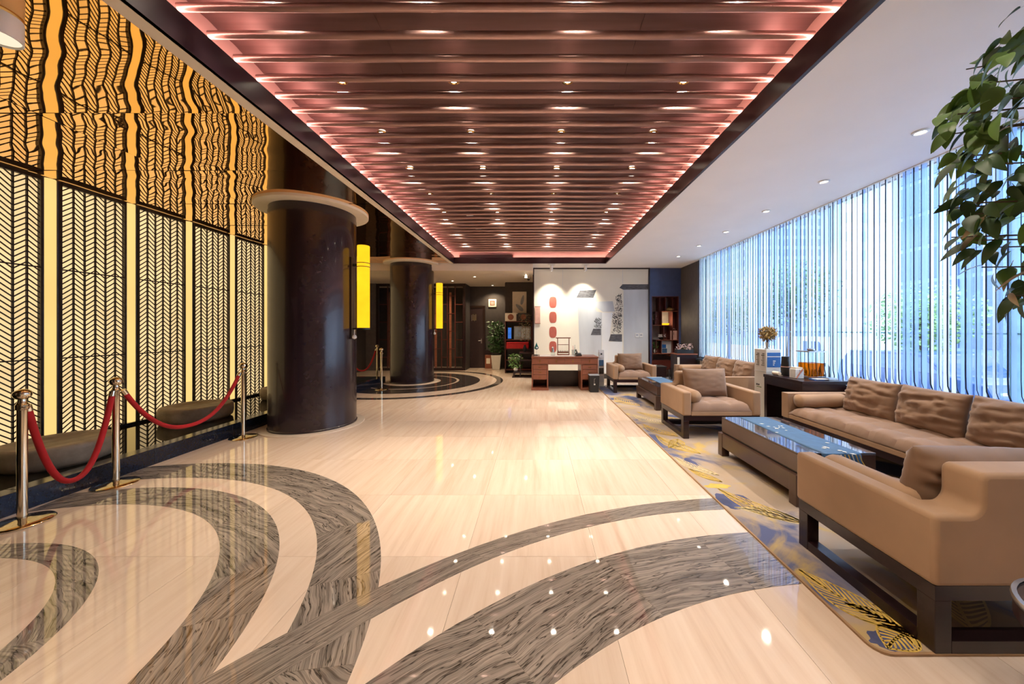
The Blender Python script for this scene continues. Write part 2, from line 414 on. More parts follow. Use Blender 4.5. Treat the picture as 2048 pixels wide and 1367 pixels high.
# dark fascia round the coffer
box(MX1-.03, MX1, -1.3, FY, ZC, ZC+.20).build('fascia_board', M['fascia'], ceil)
box(1.88, 1.91, -1.3, FY, ZC-.002, ZC+.19).build('fascia_board', M['fascia'], ceil)
box(MX1-.03, 1.91, FY-.03, FY+.03, ZC-.004, ZC+.16).build('fascia_board', M['fascia'], ceil)
box(MX1-.03, 1.91, -1.33, -1.30, ZC, ZC+.20).build('fascia_board', M['fascia'], ceil)
RL, RR, ZP = -2.47, 2.09, 3.76
box(RL-.03, RL, -1.5, FY+.22, ZC+.08, ZP+.06).build('cove_wall', M['pinkwall'], ceil)
box(RR, RR+.03, -1.5, FY+.22, ZC+.08, ZP+.06).build('cove_wall', M['pinkwall'], ceil)
box(RL, RR, FY+.20, FY+.23, ZC+.08, ZP+.06).build('cove_wall', M['pinkwall'], ceil)
box(RL, RR, -1.5, -1.47, ZC+.08, ZP+.06).build('cove_wall', M['pinkwall'], ceil)
box(RL, MX1-.03, -1.47, FY+.2, ZC+.08, ZC+.10).build('cove_ledge', M['pinkwall'], ceil)
box(1.91, RR, -1.47, FY+.2, ZC+.08, ZC+.10).build('cove_ledge', M['pinkwall'], ceil)
box(RL, RR, FY+.03, FY+.2, ZC+.06, ZC+.08).build('cove_ledge', M['pinkwall'], ceil)
# LED lines lying in the coves
box(RL+.08, RL+.11, -1.4, FY+.1, ZC+.20, ZC+.22).build('cove_light_strip', M['cove'], ceil)
box(RR-.11, RR-.08, -1.4, FY+.1, ZC+.20, ZC+.22).build('cove_light_strip', M['cove'], ceil)
box(RL+.2, RR-.2, FY+.09, FY+.12, ZC+.082, ZC+.10).build('cove_light_strip', M['cove'], ceil)
box(-6.3, 4.36, -3.4, 14.4, 3.95, 4.05).build('sky_block_slab', M['black'], ceil)  # unseen slab added over everything to keep sky light out
for a in ((-6.3, -6.2, -3.4, 14.4, 2.9, 3.95), (4.30, 4.36, -3.4, 14.4, ZC+.04, 3.95), (-6.2, 4.45, -3.4, -3.3, 2.9, 3.95), (-6.2, 4.45, 14.3, 14.4, -.2, 3.95), (4.25, 4.45, 10.45, 14.3, -.2, 3.95)):
    box(*a).build('sky_block_wall', M['black'], ceil)  # unseen walls added round the edge to stop sky light leaking in
box(4.3, 4.36, -3.3, 10.45, ZC, ZC+.08).build('window_head', M['white'], ceil)
box(-.125, -.10, FY+.06, 12.1, ZC-.2, ZC+.05).build('bulkhead_board', M['cream'], ceil)
# copper planks and tubes
TP = .215; Y0 = 2.286
pk = {}
XS = [RL, -1.20, .80, RR]
for j in range(-17, 36):
    ya, yb = Y0+j*TP+.02, Y0+(j+1)*TP+.02
    if ya < -1.47 or yb > FY+.21: continue
    for k in range(3):
        if k not in pk:
            a, b = XS[k]+.002, XS[k+1]-.002
            mb = MB(); hw = TP/2-.002
            def fn(u, v, a=a, b=b, hw=hw): return (a+(b-a)*u, -hw+2*hw*v, .012*math.sin(PI*v))
            mb.grid(lambda u, v: fn(u, 1-v), 1, 6); mb.box(a, b, -hw, hw, .018, .03)
            pk[k] = mb.mesh('ceiling_plank', True); pk[k].materials.append(M['plank'])
        link('ceiling_plank', pk[k], ceil, loc=(0, (ya+yb)/2, ZP))
box(RL, RR, -1.5, FY+.22, ZP+.05, ZP+.08).build('ceiling_deck', M['black'], ceil)
tmesh = MB().tube([(-2.335+4.31*k/14, 0, .002*math.sin(k*1.7)) for k in range(15)], .027, 12).mesh('copper_tube', True); tmesh.materials.append(M['tube'])
j = -17
while Y0+j*TP < FY-.02:
    if Y0+j*TP > -1.25: link('copper_tube', tmesh, ceil, loc=(0, Y0+j*TP, 3.55))
    j += 1
# grille at the far cove
g = thing('air_grille', 'dark slotted air vent at the far end of the copper ceiling', 'air vent', (PX(972, 9.7), FY+.19, 3.47))
box(-.75, .75, -.012, 0, -.05, .05).build('frame', M['shelfwood'], g)
for k in range(4): box(-.72, .72, -.02, -.012, -.038+k*.022, -.028+k*.022).build('slat', M['black'], g)
# gold mirror ceiling on the left
ys = [-.25+1.06*k for k in range(10)]+[FY]
for xi, (xa, xb) in enumerate(((-5.98, -4.19), (-4.19, MX0))):
    for k in range(10):
        ya, yb = ys[k], ys[k+1]; sd = random.uniform(0, 50); tx, ty = random.uniform(-.004, .004), random.uniform(-.005, .005)
        def fn(u, v, xa=xa, xb=xb, ya=ya, yb=yb, sd=sd, tx=tx, ty=ty):
            x, y = xa+.003+(xb-xa-.006)*u, ya+.003+(yb-ya-.006)*v
            q = Vector((x*.9+sd, y*2.6, sd)); q2 = Vector((x*2.2, y*5.5+sd, sd))
            dz = .0042*noise.noise(q)+.0012*noise.noise(q2)
            return (x, y, ZC+.008+dz+tx*(u-.5)+ty*(v-.5))
        mb = MB().grid(lambda u, v: fn(u, 1-v), 26, 26)
        mb.build('mirror_panel', M['mirror'], ceil, smooth=True, ang=3)
box(-6.0, MX0, -.25, FY+.04, ZC+.02, ZC+.06).build('mirror_backing', M['black'], ceil)

# downlights
def spot(parent, w_, col, ang=1.9, blend=.7, r=.035, loc=(0, 0, -.02), rot=(0, 0, 0)):
    d = bpy.data.lights.new('lamp_light', 'SPOT'); d.energy = w_; d.color = col; d.spot_size = ang; d.spot_blend = blend; d.shadow_soft_size = r
    o = bpy.data.objects.new('lamp_light', d); C.objects.link(o); o.parent = parent; o.location = loc; o.rotation_euler = rot
    return o
rimm = MB().lathe([(.036, .0), (.058, 0), (.06, -.008), (.044, -.014), (.036, -.006)], 20, cap=False).mesh('rim', True)
lensm = MB().lathe([(.036, -.004), (.0362, -.006)], 20).mesh('lens')
def downlight(x, y, z, label, group, lens='lens', w_=SPOT_W, col=(1, .86, .68), ang=1.9, rim='brass'):
    t = thing('downlight', label, 'downlight', (x, y, z), 0, group)
    for nm, me, mt in (('rim', rimm, rim), ('lens', lensm, lens)):
        mm = me.copy(); mm.materials.append(M[mt]); link(nm, mm, t)
    spot(t, w_, col, ang)
    return t
lx = [-1.815, -.77, .29, 1.37]
NAMES4 = ['leftmost', 'second from left', 'third from left', 'rightmost']
rows = [3.24, 4.12, 5.03, 5.98, 6.9]
RN = ['nearest visible row', 'second visible row', 'third visible row', 'fourth visible row', 'fifth visible row']
for r, y in enumerate(rows):
    for k, x in enumerate(lx):
        downlight(x, y, ZP-.001, f'small round downlight in the copper ceiling, {RN[r]}, {NAMES4[k]}', 'copper ceiling downlights')
for q, y in enumerate((2.3, 1.35, .4, -.6)):
    for k, x in enumerate(lx):
        downlight(x, y, ZP-.001, f'round downlight in the copper ceiling above the picture top, {ORD[q]} row back, {NAMES4[k]}', 'copper ceiling downlights')
for q, y in enumerate((7.85, 8.8)):  # extra lit rows added to brighten the back of the room
    for k, x in enumerate(lx):
        downlight(x, y, ZP-.001, f'added fill downlight near the far end of the copper ceiling, {["nearer", "farther"][q]} row, {NAMES4[k]}', 'copper ceiling downlights')
for k, y in enumerate([3.19, 4.26, 5.33, 6.46, 7.54, 8.63]):
    downlight(3.5, y, ZC-.001, f'round white downlight in the white ceiling by the curtain, {ORD[k]} from the camera', 'white ceiling downlights', 'lenscool', SIDE_W, (1, .88, .72), 2.1, 'whiteplastic')
for x, y, nm in ((PX(949, 10.7), 10.7, 'nearest'), (PX(905, 11.6), 11.6, 'by the wooden screen'), (PX(985, 12.8), 12.8, 'near the dark door wall')):
    downlight(x, y, ZC-.191, f'small downlight in the cream ceiling at the back, {nm}', 'back ceiling downlights', 'lens', 105, (1, .78, .5), 2.2, 'whiteplastic')
downlight(-4.3, 13.0, ZC-.191, 'added fill downlight behind the dark wooden screens', 'back ceiling downlights', 'lens', 40, (1, .74, .45), 2.2, 'whiteplastic')  # added lamp that warms the dark space behind the screens
t = thing('drum_ceiling_lamp', 'white round drum lamp on the mirror ceiling in the top left corner', 'ceiling lamp', (-3.10, 2.0, ZC))
MB().lathe([(.095, -.13), (.10, -.128), (.10, -.002), (.09, 0)], 32, cap=False).build('drum', M['whiteplastic'], t, True)
MB().lathe([(.092, -.118), (.002, -.1185)], 28).build('lens', M['drumlens'], t)
# flat round sensor discs between the planks
for px, py in ((940, 433), (957, 460)):
    d = 2.28*F/(VY-py)
    t = thing('smoke_detector', 'flat white disc fitting on the copper ceiling, '+('nearer' if py < 440 else 'farther')+' of two', 'smoke detector', (PX(px, d), d, ZP))
    MB().lathe([(.07, 0), (.07, -.02), (.05, -.035), (.0, -.036)], 18, cap=False).build('disc_body', M['whiteplastic'], t, True)
    MB().lathe([(.02, -.036), (.018, -.042)], 12).build('sensor', M['greyplastic'], t)

# ================================================================= LEFT WALL
struct(box(-6.2, -6.0, -3.2, 12.4, -.2, ZC).build('wall_left', M['leftwall']))
WX = -5.8; PW, PITCH, P0 = .65, .835, 4.28
ZB = .02
def slat_mesh(sgn, cw):
    # one slanting slat across a column of width cw (along y), seen from +x
    h, th, dep = .085, .0145, .008
    y0, y1 = -cw/2, cw/2
    z0, z1 = (-h/2*sgn, h/2*sgn)
    v = [(x, y, z+dz) for x in (0, -dep) for (y, z) in ((y0, z0), (y1, z1)) for dz in (-th/2, th/2)]
    return v, [(0, 2, 3, 1), (4, 5, 7, 6), (0, 4, 6, 2), (1, 3, 7, 5), (0, 1, 5, 4), (2, 6, 7, 3)]
cw = PW/6
sm = {}
for sg in (1, -1):
    mb = MB(); mb.add(*slat_mesh(sg, cw-.012)); sm[sg] = mb.mesh('slat'); sm[sg].materials.append(M['blackwood'])
nslat = 50; sp = (ZC-.06-ZB)/nslat
WHERE = ['at the left edge of the picture', 'between the two nearest brass posts', 'beside the third light column', 'behind the long red rope', 'behind the farthest near brass post', 'half hidden behind the near column', 'hidden mostly by the near column', 'beyond the near column', 'at the far end of the pool']
glow_col = []
for i in range(-2, 8):
    ya = P0+(i)*PITCH
    lab = WHERE[i+1] if i >= -1 else 'beyond the left edge of the picture'
    t = thing('lattice_panel', f'tall backlit herringbone lattice panel {lab}', 'wall panel', (WX, ya+PW/2, ZB), 0, 'backlit lattice panels')
    H = ZC-ZB-.005
    box(-.050, -.040, -PW/2, PW/2, 0, H).build('light_sheet', M['panel_glow'], t)
    box(-.05, .004, -PW/2-.016, -PW/2, 0, H).build('frame_stile', M['blackwood'], t)
    box(-.05, .004, PW/2, PW/2+.016, 0, H).build('frame_stile', M['blackwood'], t)
    box(-.03, .015, -PW/2, PW/2, H-.045, H).build('top_rail', M['blackwood'], t)
    for z in (1.09-ZB, 2.17-ZB, .0):
        box(-.02, .004, -PW/2, PW/2, z, z+.014).build('cross_rail', M['blackwood'], t)
    for k in range(1, 6):
        box(-.016, .003, -PW/2+k*cw-.006, -PW/2+k*cw+.006, 0, H-.045).build('mullion', M['blackwood'], t)
    single = i in (-1, 0)
    for k in range(6):
        sg = -1 if k % 2 else 1
        yc = -PW/2+(k+.5)*cw
        zs = [.03+sp*(q+.5) for q in range(nslat)]
        if single:
            for z in zs: link('slat', sm[sg], t, loc=(0, yc, z))
        else:
            mb = MB(); v, f = slat_mesh(sg, cw-.012)
            for z in zs: mb.add([(a, b+yc, c+z) for a, b, c in v], f)
            tag(mb.build('slat_column', M['blackwood'], t), kind='stuff')
    # light column in the gap before this panel
    g = thing('light_column', f'tall glowing amber light column left of the lattice panel {lab}', 'wall light', (WX, ya-.0925, ZB), 0, 'amber light columns')
    MB().prism([(-.06, -.050), (-.012, -.050), (.012, -.022), (.012, .022), (-.012, .050), (-.06, .050)], 'z', 0, H).build('diffuser', M['strip_glow'], g)
    box(-.06, -.012, -.076, -.056, 0, H).build('metal_edge', M['reveal'], g)
    box(-.06, -.012, .056, .076, 0, H).build('metal_edge', M['reveal'], g)
# pool
pool = thing('reflecting_pool', 'long low black pool with dark water below the lattice wall', 'pool')
PY1 = 9.5
for k in range(12):
    ya = -2.+k*.96
    if ya > PY1: break
    yb = min(ya+.958, PY1)
    box(-4.25, -4.1, ya, yb, -.004, .17).build('granite_block', M['granite'], pool, bevel=.004)
box(-5.98, -4.25, PY1-.15, PY1, -.004, .17).build('granite_block', M['granite'], pool, bevel=.004)
box(-5.98, -4.25, -2., PY1-.15, -.004, .09).build('water', M['water'], pool)
box(-5.99, -5.755, -2., PY1-.15, .09, .125).build('rear_ledge', M['granite'], pool)
mb = MB()
ico = [(0,0,1),(.9,0,.1),(0,.9,.1),(-.9,0,.1),(0,-.9,.1),(0,0,-1)]
for k in range(1500):
    y = random.uniform(.5, 9.2); x = -4.255-abs(random.gauss(0, .05)); r = random.uniform(.010, .02)
    a = random.uniform(0, PI); q = [(x+r*(p[0]*math.cos(a)-p[1]*math.sin(a)), y+r*1.3*(p[0]*math.sin(a)+p[1]*math.cos(a)), .093+r*.6*p[2]+.02*math.exp(-((x+4.255)/.04)**2)) for p in ico]
    mb.add(q, [(0,1,2),(0,2,3),(0,3,4),(0,4,1),(5,2,1),(5,3,2),(5,4,3),(5,1,4)])
tag(mb.build('pebbles', M['pebble'], pool, True, ang=3), kind='stuff')
for k, (x, y, r, lab) in enumerate(((-4.93, 3.62, .40, 'behind the nearest red rope'), (-5.15, 5.32, .42, 'below the second red rope'), (-5.0, 7.0, .42, 'beside the near column'))):
    t = thing('stone_drum', f'round rough grey stone drum in the pool {lab}', 'stone', (x, y, .085), 0, 'stone drums in the pool')
    mb = MB(); prof = [(r*.86, 0), (r*.97, .04), (r, .10), (r, .17), (r*.985, .205), (r*.95, .222), (r*.93, .224), (r*.6, .222), (r*.58, .216), (0.02, .216)]
    mb.lathe(prof, 36, cap=True)
    mb.v = [(p[0]*(1+.03*noise.noise(Vector(p)*4+Vector((k*9, 0, 0)))), p[1]*(1+.05*noise.noise(Vector(p)*3)), p[2]+.003*noise.noise(Vector(p)*6)) for p in mb.v]
    mb.build('drum_body', M['stone'], t, True, ang=.9)

# ================================================================= COLUMNS
def column(c, lab):
    t = thing('column', f'thick round dark lacquered column {lab}', 'column', (c[0], c[1], 0), 0, 'round lacquered columns')
    MB().lathe([(.585, .012), (.585, .03), (.575, .04), (.575, 3.15), (.568, 3.17), (.568, ZC)], 72).build('shaft', M['column'], t, True)
    MB().lathe([(.56, 3.218), (.60, 3.218), (.66, 3.219), (.735, 3.220), (.745, 3.222), (.748, 3.228), (.748, 3.262), (.56, 3.262)], 72, cap=False).build('dish_collar', M['collar'], t, True)
    MB().lathe([(.56, .0), (.69, .0), (.69, .009), (.68, .012), (.56, .012)], 72, cap=False).build('base_ring', M['pale_stone'], t, True)
    return t
column(COLS[0], 'just out of view on the left, only its pale collar showing')
column(COLS[1], 'nearest in view, beside the lattice wall')
column(COLS[2], 'farther back, standing on concentric dark floor rings')
def lantern(c, lab):
    t = thing('column_lamp', f'tall yellow cylindrical wall lamp {lab}', 'lamp', (c[0]+.575, c[1], 0), 0, 'yellow column lamps')
    r, x = .088, .175
    MB().lathe([(r-.004, 1.47), (r, 1.475), (r, 2.40)], 28, (x, 0, 0), cap=True).build('lamp_shade', M['lampyellow'], t, True)
    MB().lathe([(r, 2.46), (r, 2.72), (r-.004, 2.725)], 28, (x, 0, 0), cap=True).build('lamp_shade', M['lampyellow'], t, True)
    MB().lathe([(r+.001, 2.405), (r+.001, 2.455)], 28, (x, 0, 0)).build('shade_window', M['lampyellow'], t, True)
    for z in (2.395, 2.452): MB().lathe([(r+.003, z), (r+.003, z+.010)], 28, (x, 0, 0)).build('band', M['black'], t, True)
    MB().lathe([(r+.003, 1.445), (r+.003, 1.472)], 28, (x, 0, 0)).build('bottom_cap', M['black'], t, True)
    box(-.02, .018, -.05, .05, 1.30, 2.55).build('back_plate', M['blackwood'], t, bevel=.004)
    box(.018, .10, -.015, .015, 2.41, 2.45).build('bracket', M['black'], t)
    box(.018, .10, -.015, .015, 1.447, 1.47).build('bracket', M['black'], t)
    MB().tube([(.05, -.02, 1.44), (.05, -.03, 1.38), (.06, -.035, 1.33)], .006, 6).build('pull_tassel', M['whiteplastic'], t)
    MB().lathe([(.005, 1.30), (.03, 1.315), (.035, 1.335), (.02, 1.36), (.004, 1.365)], 12, (.055, -.035, 0)).build('tassel_bead', M['whiteplastic'], t, True)
lantern(COLS[1], 'on the near column'); lantern(COLS[2], 'on the farther column')

# ================================================================= STANCHIONS
def stanchion(x, y, lab):
    t = thing('rope_post', f'brass rope barrier post with ball top {lab}', 'barrier post', (x, y, .003), 0, 'brass rope posts')
    MB().lathe([(.155, 0), (.157, .006), (.15, .014), (.10, .022), (.05, .030), (.034, .036), (.02, .036)], 36).build('base', M['chrome'], t, True)
    MB().lathe([(.0255, .03), (.0255, .88)], 20).build('pole', M['chrome'], t, True)
    MB().lathe([(.028, .845), (.033, .85), (.033, .885), (.028, .89), (.022, .905), (.02, .925)], 20).build('collar', M['chrome'], t, True)
    MB().lathe([(.012, .92), (.03, .928), (.043, .945), (.047, .962), (.043, .978), (.03, .992), (.012, .999)], 20).build('ball_top', M['chrome'], t, True)
    MB().tube([(.03+.022*math.cos(a), .022*math.sin(a), .868) for a in [k*PI/4 for k in range(9)]], .004, 6).build('hook_ring', M['chrome'], t, True)
    return t
SP = [(-3.85, 2.62), (-3.93, 3.27), (-3.92, 4.68), (-3.72, 8.40), (-4.62, 10.15), (-5.35, 9.85)]
for (x, y), lab in zip(SP, ['nearest the camera at the left edge', 'second from the left by the pool', 'third, beside the near column', 'slim, left of the far column', 'in the far background behind the pool', 'in the background hidden by the near column']):
    stanchion(x, y, lab)
def rope(a, b, sag, lab):
    t = thing('barrier_rope', f'red velvet barrier rope {lab}', 'rope', ((a[0]+b[0])/2, (a[1]+b[1])/2, .003), 0, 'red barrier ropes')
    A, B = Vector((a[0], a[1], .87)), Vector((b[0], b[1], .87)); o = Vector((t.location[0], t.location[1], 0))
    n = 24; pts = []
    for k in range(n+1):
        u = k/n; p = A.lerp(B, .05+.9*u); p.z = .84-sag*(1-abs(2*u-1)**2.3); pts.append(p-o)
    MB().tube(pts, .021, 12).build('cord', M['rope'], t, True)
    for p, q, e in ((pts[0], pts[1], A-o), (pts[-1], pts[-2], B-o)):
        dr = (p-q).normalized()
        MB().tube([p-dr*.012, p+dr*.035], .0235, 12).build('end_cap', M['chrome'], t, True)
        MB().tube([p+dr*.03, e], .006, 6).build('hook', M['chrome'], t, True)
rope(SP[0], SP[1], .66, 'hanging low between the two nearest posts')
rope(SP[1], SP[2], .48, 'in a long shallow sag toward the near column')
rope(SP[5], SP[4], .58, 'in the background between the two columns')

# ================================================================= WALLS
struct(box(-6.2, 4.5, -3.3, -3.2, -.2, ZC).build('wall_behind_camera', M['cream']))
struct(box(4.25, 4.45, -3.2, 9.1, -.2, .69).build('wall_right_below_window', M['white']))
struct(box(4.25, 4.45, 9.1, 10.45, -.2, ZC).build('wall_right_side', M['sidewall']))
struct(box(4.25, 4.45, -3.2, .6, .69, ZC).build('wall_right_near', M['cream']))
box(4.12, 4.25, .6, 9.1, .62, .70)
wl = struct(box(4.14, 4.25, .6, 9.1, .655, .70).build('trim_1', M['frame']))
# window
win = root('window_1')
fy = [.6, 1.21, 3.16, 5.11, 7.06, 9.08]
for a, b in zip(fy[:-1], fy[1:]):
    box(4.335, 4.345, a+.02, b-.02, .70, ZC).build('glass_pane', M['glass'], win)
for y in fy: box(4.30, 4.38, y-.022, y+.022, .70, ZC).build('glass_fin', M['fin'], win)
box(4.29, 4.39, .6, 9.1, .69, .73).build('bottom_frame', M['frame'], win)
box(4.32, 4.36, .6, 9.1, 1.40, 1.415).build('transom_bar', M['fin'], win)
# string curtain
cur = thing('string_curtain', 'floor-to-ceiling curtain of sheer blue-white strands across the window', 'curtain', (4.2, 0, .70))
rib, ribb, crd = MB(), MB(), MB()
random.seed(5); y = .7
while y < 9.05:
    w_ = random.uniform(.012, .05); t_ = random.choice([0, 0, 1])
    (ribb if t_ else rib).box(.0+random.uniform(-.008, .008), .008+random.uniform(0, .004), y, y+w_, .05, ZC-.70)
    y += w_+random.uniform(.01, .06)
y = .72; k = 0
while y < 9.05:
    r = .0062 if k % 2 == 0 else .0034
    crd.tube([(-.02, y, ZC-.70), (-.02, y, .30), (-.02, y-.004, .17), (-.024, y-.03, .10), (-.03, y-.035, .03)], r, 5); y += .076+random.uniform(-.01, .01); k += 1
tag(rib.build('white_strands', M['ribbon'], cur), kind='stuff')
tag(ribb.build('blue_strands', M['ribbonblue'], cur), kind='stuff')
tag(crd.build('dark_cords', M['cord'], cur, True), kind='stuff')
box(-.04, .03, .65, 9.08, ZC-.71, ZC-.70).build('curtain_track', M['whiteplastic'], cur)
random.seed(21)

# back walls
D1 = 10.3
mural_wall = struct(box(-.07, 3.31, D1, D1+.12, -.2, ZC).build('wall_back_mural', M['mural']))
box(-.07, 3.31, D1-.012, D1, 0, .14).build('skirting_board', M['darkwall'], mural_wall)
for nm, a in (('side_trim', (-.11, -.07, D1-.03, D1+.14, 0, ZC)), ('top_trim', (-.11, 3.33, D1-.03, D1, ZC-.035, ZC)), ('side_trim', (3.29, 3.33, D1-.03, D1, 0, ZC))):
    box(*a).build(nm, M['darkwood'], mural_wall)
def mpt(x, y, d=D1): return (PX(1040+x/4.88, d), PZ(520+y/4.88, d))
def flat(name, pts, mat, th, par=mural_wall, label=None):
    o = MB().prism([mpt(*p) for p in pts], 'y', D1-th, D1-.0005).build(name, M[mat], par)
    if label: o['label'] = label
    return o
flat('painted_wall', [(560, 370), (730, 370), (745, 500), (800, 510), (795, 1060), (590, 1060)], 'muralgrey', .002)
flat('painted_wall', [(800, 510), (905, 510), (870, 800), (860, 1100), (800, 1100)], 'muralpale', .002)
flat('painted_wall', [(1010, 288), (1258, 285), (1258, 1150), (1010, 1150)], 'muralgrey', .002)
flat('painted_wall', [(870, 795), (1000, 795), (1000, 1150), (862, 1150)], 'muralpale', .0025)
flat('painted_beam', [(725, 405), (905, 400), (925, 500), (810, 505), (730, 450)], 'muralgrey', .003)
flat('painted_roof', [(585, 295), (745, 290), (715, 365), (550, 365)], 'muralroof', .004)
flat('painted_roof', [(1000, 235), (1258, 235), (1258, 285), (1010, 288), (970, 270)], 'muralroof', .004)
flat('painted_roof', [(885, 722), (995, 722), (995, 795), (865, 790)], 'muralroof', .004)
flat('painted_roof', [(715, 668), (790, 668), (790, 730), (690, 730)], 'muralroof', .004)
# ink-sketched trees: many short strokes
random.seed(3)
def strokes(x0, x1, y0, y1, n):
    mb = MB()
    for k in range(n):
        cx, cy, a, L = random.uniform(x0, x1), random.uniform(y0, y1), random.uniform(0, PI), random.uniform(6, 18)
        dx, dy = math.cos(a)*L, math.sin(a)*L; nx, ny = -math.sin(a)*2.4, math.cos(a)*2.4
        mb.prism([mpt(cx-dx-nx, cy-dy-ny), mpt(cx+dx-nx*.3, cy+dy-ny*.3), mpt(cx+dx+nx*.3, cy+dy+ny*.3), mpt(cx-dx+nx, cy-dy+ny)], 'y', D1-.0035, D1-.003)
    tag(mb.build('ink_strokes', M['ink'], mural_wall), kind='stuff')
strokes(935, 995, 340, 500, 70); strokes(905, 990, 515, 715, 120); strokes(728, 788, 575, 662, 50)
for yy in (410, 557, 702, 845):
    pts = []
    for k in range(28):
        a = 2*PI*k/28; c, s = math.cos(a), math.sin(a)
        pts.append((321+36*math.copysign(abs(c)**.6, c), yy+54*math.copysign(abs(s)**.75, s)))
    flat('red_oval_panel', pts, 'muralred', .006)
for x in (415, 1000): flat('wall_joint', [(x, 95), (x+3, 95), (x+3, 300), (x, 300)], 'muralgrey', .001)
for k, x in enumerate((1141, 1180)):
    t = thing('wall_thermostat', 'small white wall control panel on the mural, '+('left' if k == 0 else 'right')+' of a pair', 'thermostat', (mpt(x, 733)[0], D1-.004, mpt(x, 733)[1]), 0, 'wall control panels')
    box(-.055, .055, -.018, 0, -.066, .066).build('plate', M['whiteplastic'], t, bevel=.006)
    box(-.028, .028, -.020, -.018, -.01, .03).build('display', M['greyplastic'], t)
t = thing('hanging_plaque', 'small pinkish fabric banner at the left edge of the mural wall', 'banner', (mpt(172, 535)[0], D1-.03, mpt(172, 535)[1]))
box(-.075, .075, -.008, 0, -.24, .24).build('cloth', M['pink'], t); box(-.085, .085, -.012, .004, .24, .255).build('rod', M['deskwood'], t); box(-.085, .085, -.012, .004, -.255, -.24).build('rod', M['deskwood'], t)

# navy wall with recessed shelf
navy = root('wall_back_navy')
nx0, nx1 = PX(1303.5, D1), PX(1357.5, D1); nz1, nz0 = PZ(592, D1), 0.
box(3.33, nx0, D1, D1+.4, -.2, ZC).build('wall_pier', M['navy'], navy)
box(nx1, 4.25, D1, D1+.4, -.2, ZC).build('wall_pier', M['navy'], navy)
box(nx0, nx1, D1, D1+.4, nz1, ZC).build('wall_lintel', M['navy'], navy)
box(nx0, nx1, D1+.38, D1+.42, 0, nz1).build('niche_back', M['shelfback'], navy)
sh = thing('display_shelf', 'mahogany staggered display shelf recessed in the navy wall', 'shelf', ((nx0+nx1)/2, D1, 0))
def np_(x, y, d=D1+.1): return PX(1290+x/7.59, d), PZ(580+y/7.59, d)
def nbox(name, x0, x1, y0, y1, mat, par, ya=.02, yb=.36):
    (a, z1), (b, z0) = np_(x0, y0), np_(x1, y1)
    o = sh.location
    return box(a-o[0], b-o[0], ya, yb, max(z0, 0), z1).build(name, M[mat], par)
hw = (nx1-nx0)/2
box(-hw, -hw+.02, 0, .37, 0, nz1).build('side_board', M['shelfwood'], sh); box(hw-.02, hw, 0, .37, 0, nz1).build('side_board', M['shelfwood'], sh)
box(-hw, hw, 0, .37, nz1-.02, nz1).build('top_board', M['shelfwood'], sh)
for a in ((235, 505, 318, 326), (105, 365, 528, 536), (155, 505, 752, 760), (105, 385, 955, 965), (355, 505, 985, 995)): nbox('shelf_board', *a, 'deskwood', sh)
for a in ((210, 218, 110, 320), (296, 303, 110, 320), (400, 407, 110, 320), (145, 152, 325, 530), (236, 243, 325, 530), (403, 409, 330, 752), (268, 276, 538, 752), (362, 368, 538, 752), (155, 162, 752, 957), (232, 239, 757, 957), (403, 410, 760, 988)): nbox('upright_board', *a, 'shelfwood', sh)
for a in ((212, 298, 115, 318), (406, 500, 115, 318), (148, 238, 328, 528), (409, 500, 330, 752), (272, 364, 540, 752), (158, 235, 757, 955), (408, 500, 762, 988)): nbox('dark_back_panel', *a, 'shelfwood', sh, .24, .26)
nbox('base_cabinet', 105, 505, 1060, 1200, 'shelfwood', sh, .05, .36)
def small(name, label, cat, x, y, dy=.14):
    a, z = np_(x, y, D1+dy); return thing(name, label, cat, (a, D1+dy, z+.001))
def sprig(t, mat, n, r, z0, z1, size, stem=True, seed=1):
    random.seed(seed)
    if stem:
        for k in range(5):
            a = k*1.257; MB().tube([(0, 0, z0-.02), (r*.4*math.cos(a), r*.4*math.sin(a), (z0+z1)/2), (r*.8*math.cos(a), r*.8*math.sin(a), z1)], .003, 5).build('stem', M['leafdark'], t)
    mb = MB()
    for k in range(n):
        a, rr, z = random.uniform(0, 2*PI), r*math.sqrt(random.random()), random.uniform(z0, z1)
        p = Vector((rr*math.cos(a), rr*math.sin(a), z)); u = Vector((random.gauss(0, 1), random.gauss(0, 1), random.gauss(0, 1))).normalized(); v = u.orthogonal().normalized(); s_ = size*random.uniform(.6, 1.2)
        mb.add([p-u*s_, p-v*s_*.45+u*.1*s_, p+u*s_, p+v*s_*.45+u*.1*s_], [(0, 1, 2, 3)])
    return tag(mb.build('foliage', M[mat], t), kind='stuff')
def vase(t, mat, r, h, n=18):
    MB().lathe([(r*.6, 0), (r, h*.35), (r*.9, h*.6), (r*.45, h*.85), (r*.55, h)], n).build('vase', M[mat], t, True)
t = small('flower_vase', 'dark vase with pale pink blossoms on the second shelf level', 'vase', 145, 528); vase(t, 'black', .05, .14); sprig(t, 'blossom', 40, .08, .16, .32, .02)
t = small('dried_gourd', 'round golden woven ornament on the top shelf', 'ornament', 372, 318)
MB().lathe([(.03, 0), (.11, .02), (.13, .06), (.09, .09), (.03, .10)], 20).build('body', M['goldplant'], t, True); MB().lathe([(.05, .09), (.06, .12), (.02, .14)], 14).build('knob', M['brass'], t, True)
t = small('display_lamp', 'low glowing yellow dish on the second shelf level', 'lamp', 300, 528)
MB().lathe([(.10, 0), (.13, .03), (.12, .05), (.02, .055)], 20).build('dish', M['lampyellow'], t, True); MB().lathe([(.08, 0), (.08, .004)], 16).build('foot', M['brass'], t)
d_ = bpy.data.lights.new('lamp_light', 'POINT'); d_.energy = 5; d_.color = (1, .8, .5); d_.shadow_soft_size = .05; lo = bpy.data.objects.new('lamp_light', d_); C.objects.link(lo); lo.parent = t; lo.location = (0, -.08, .14)
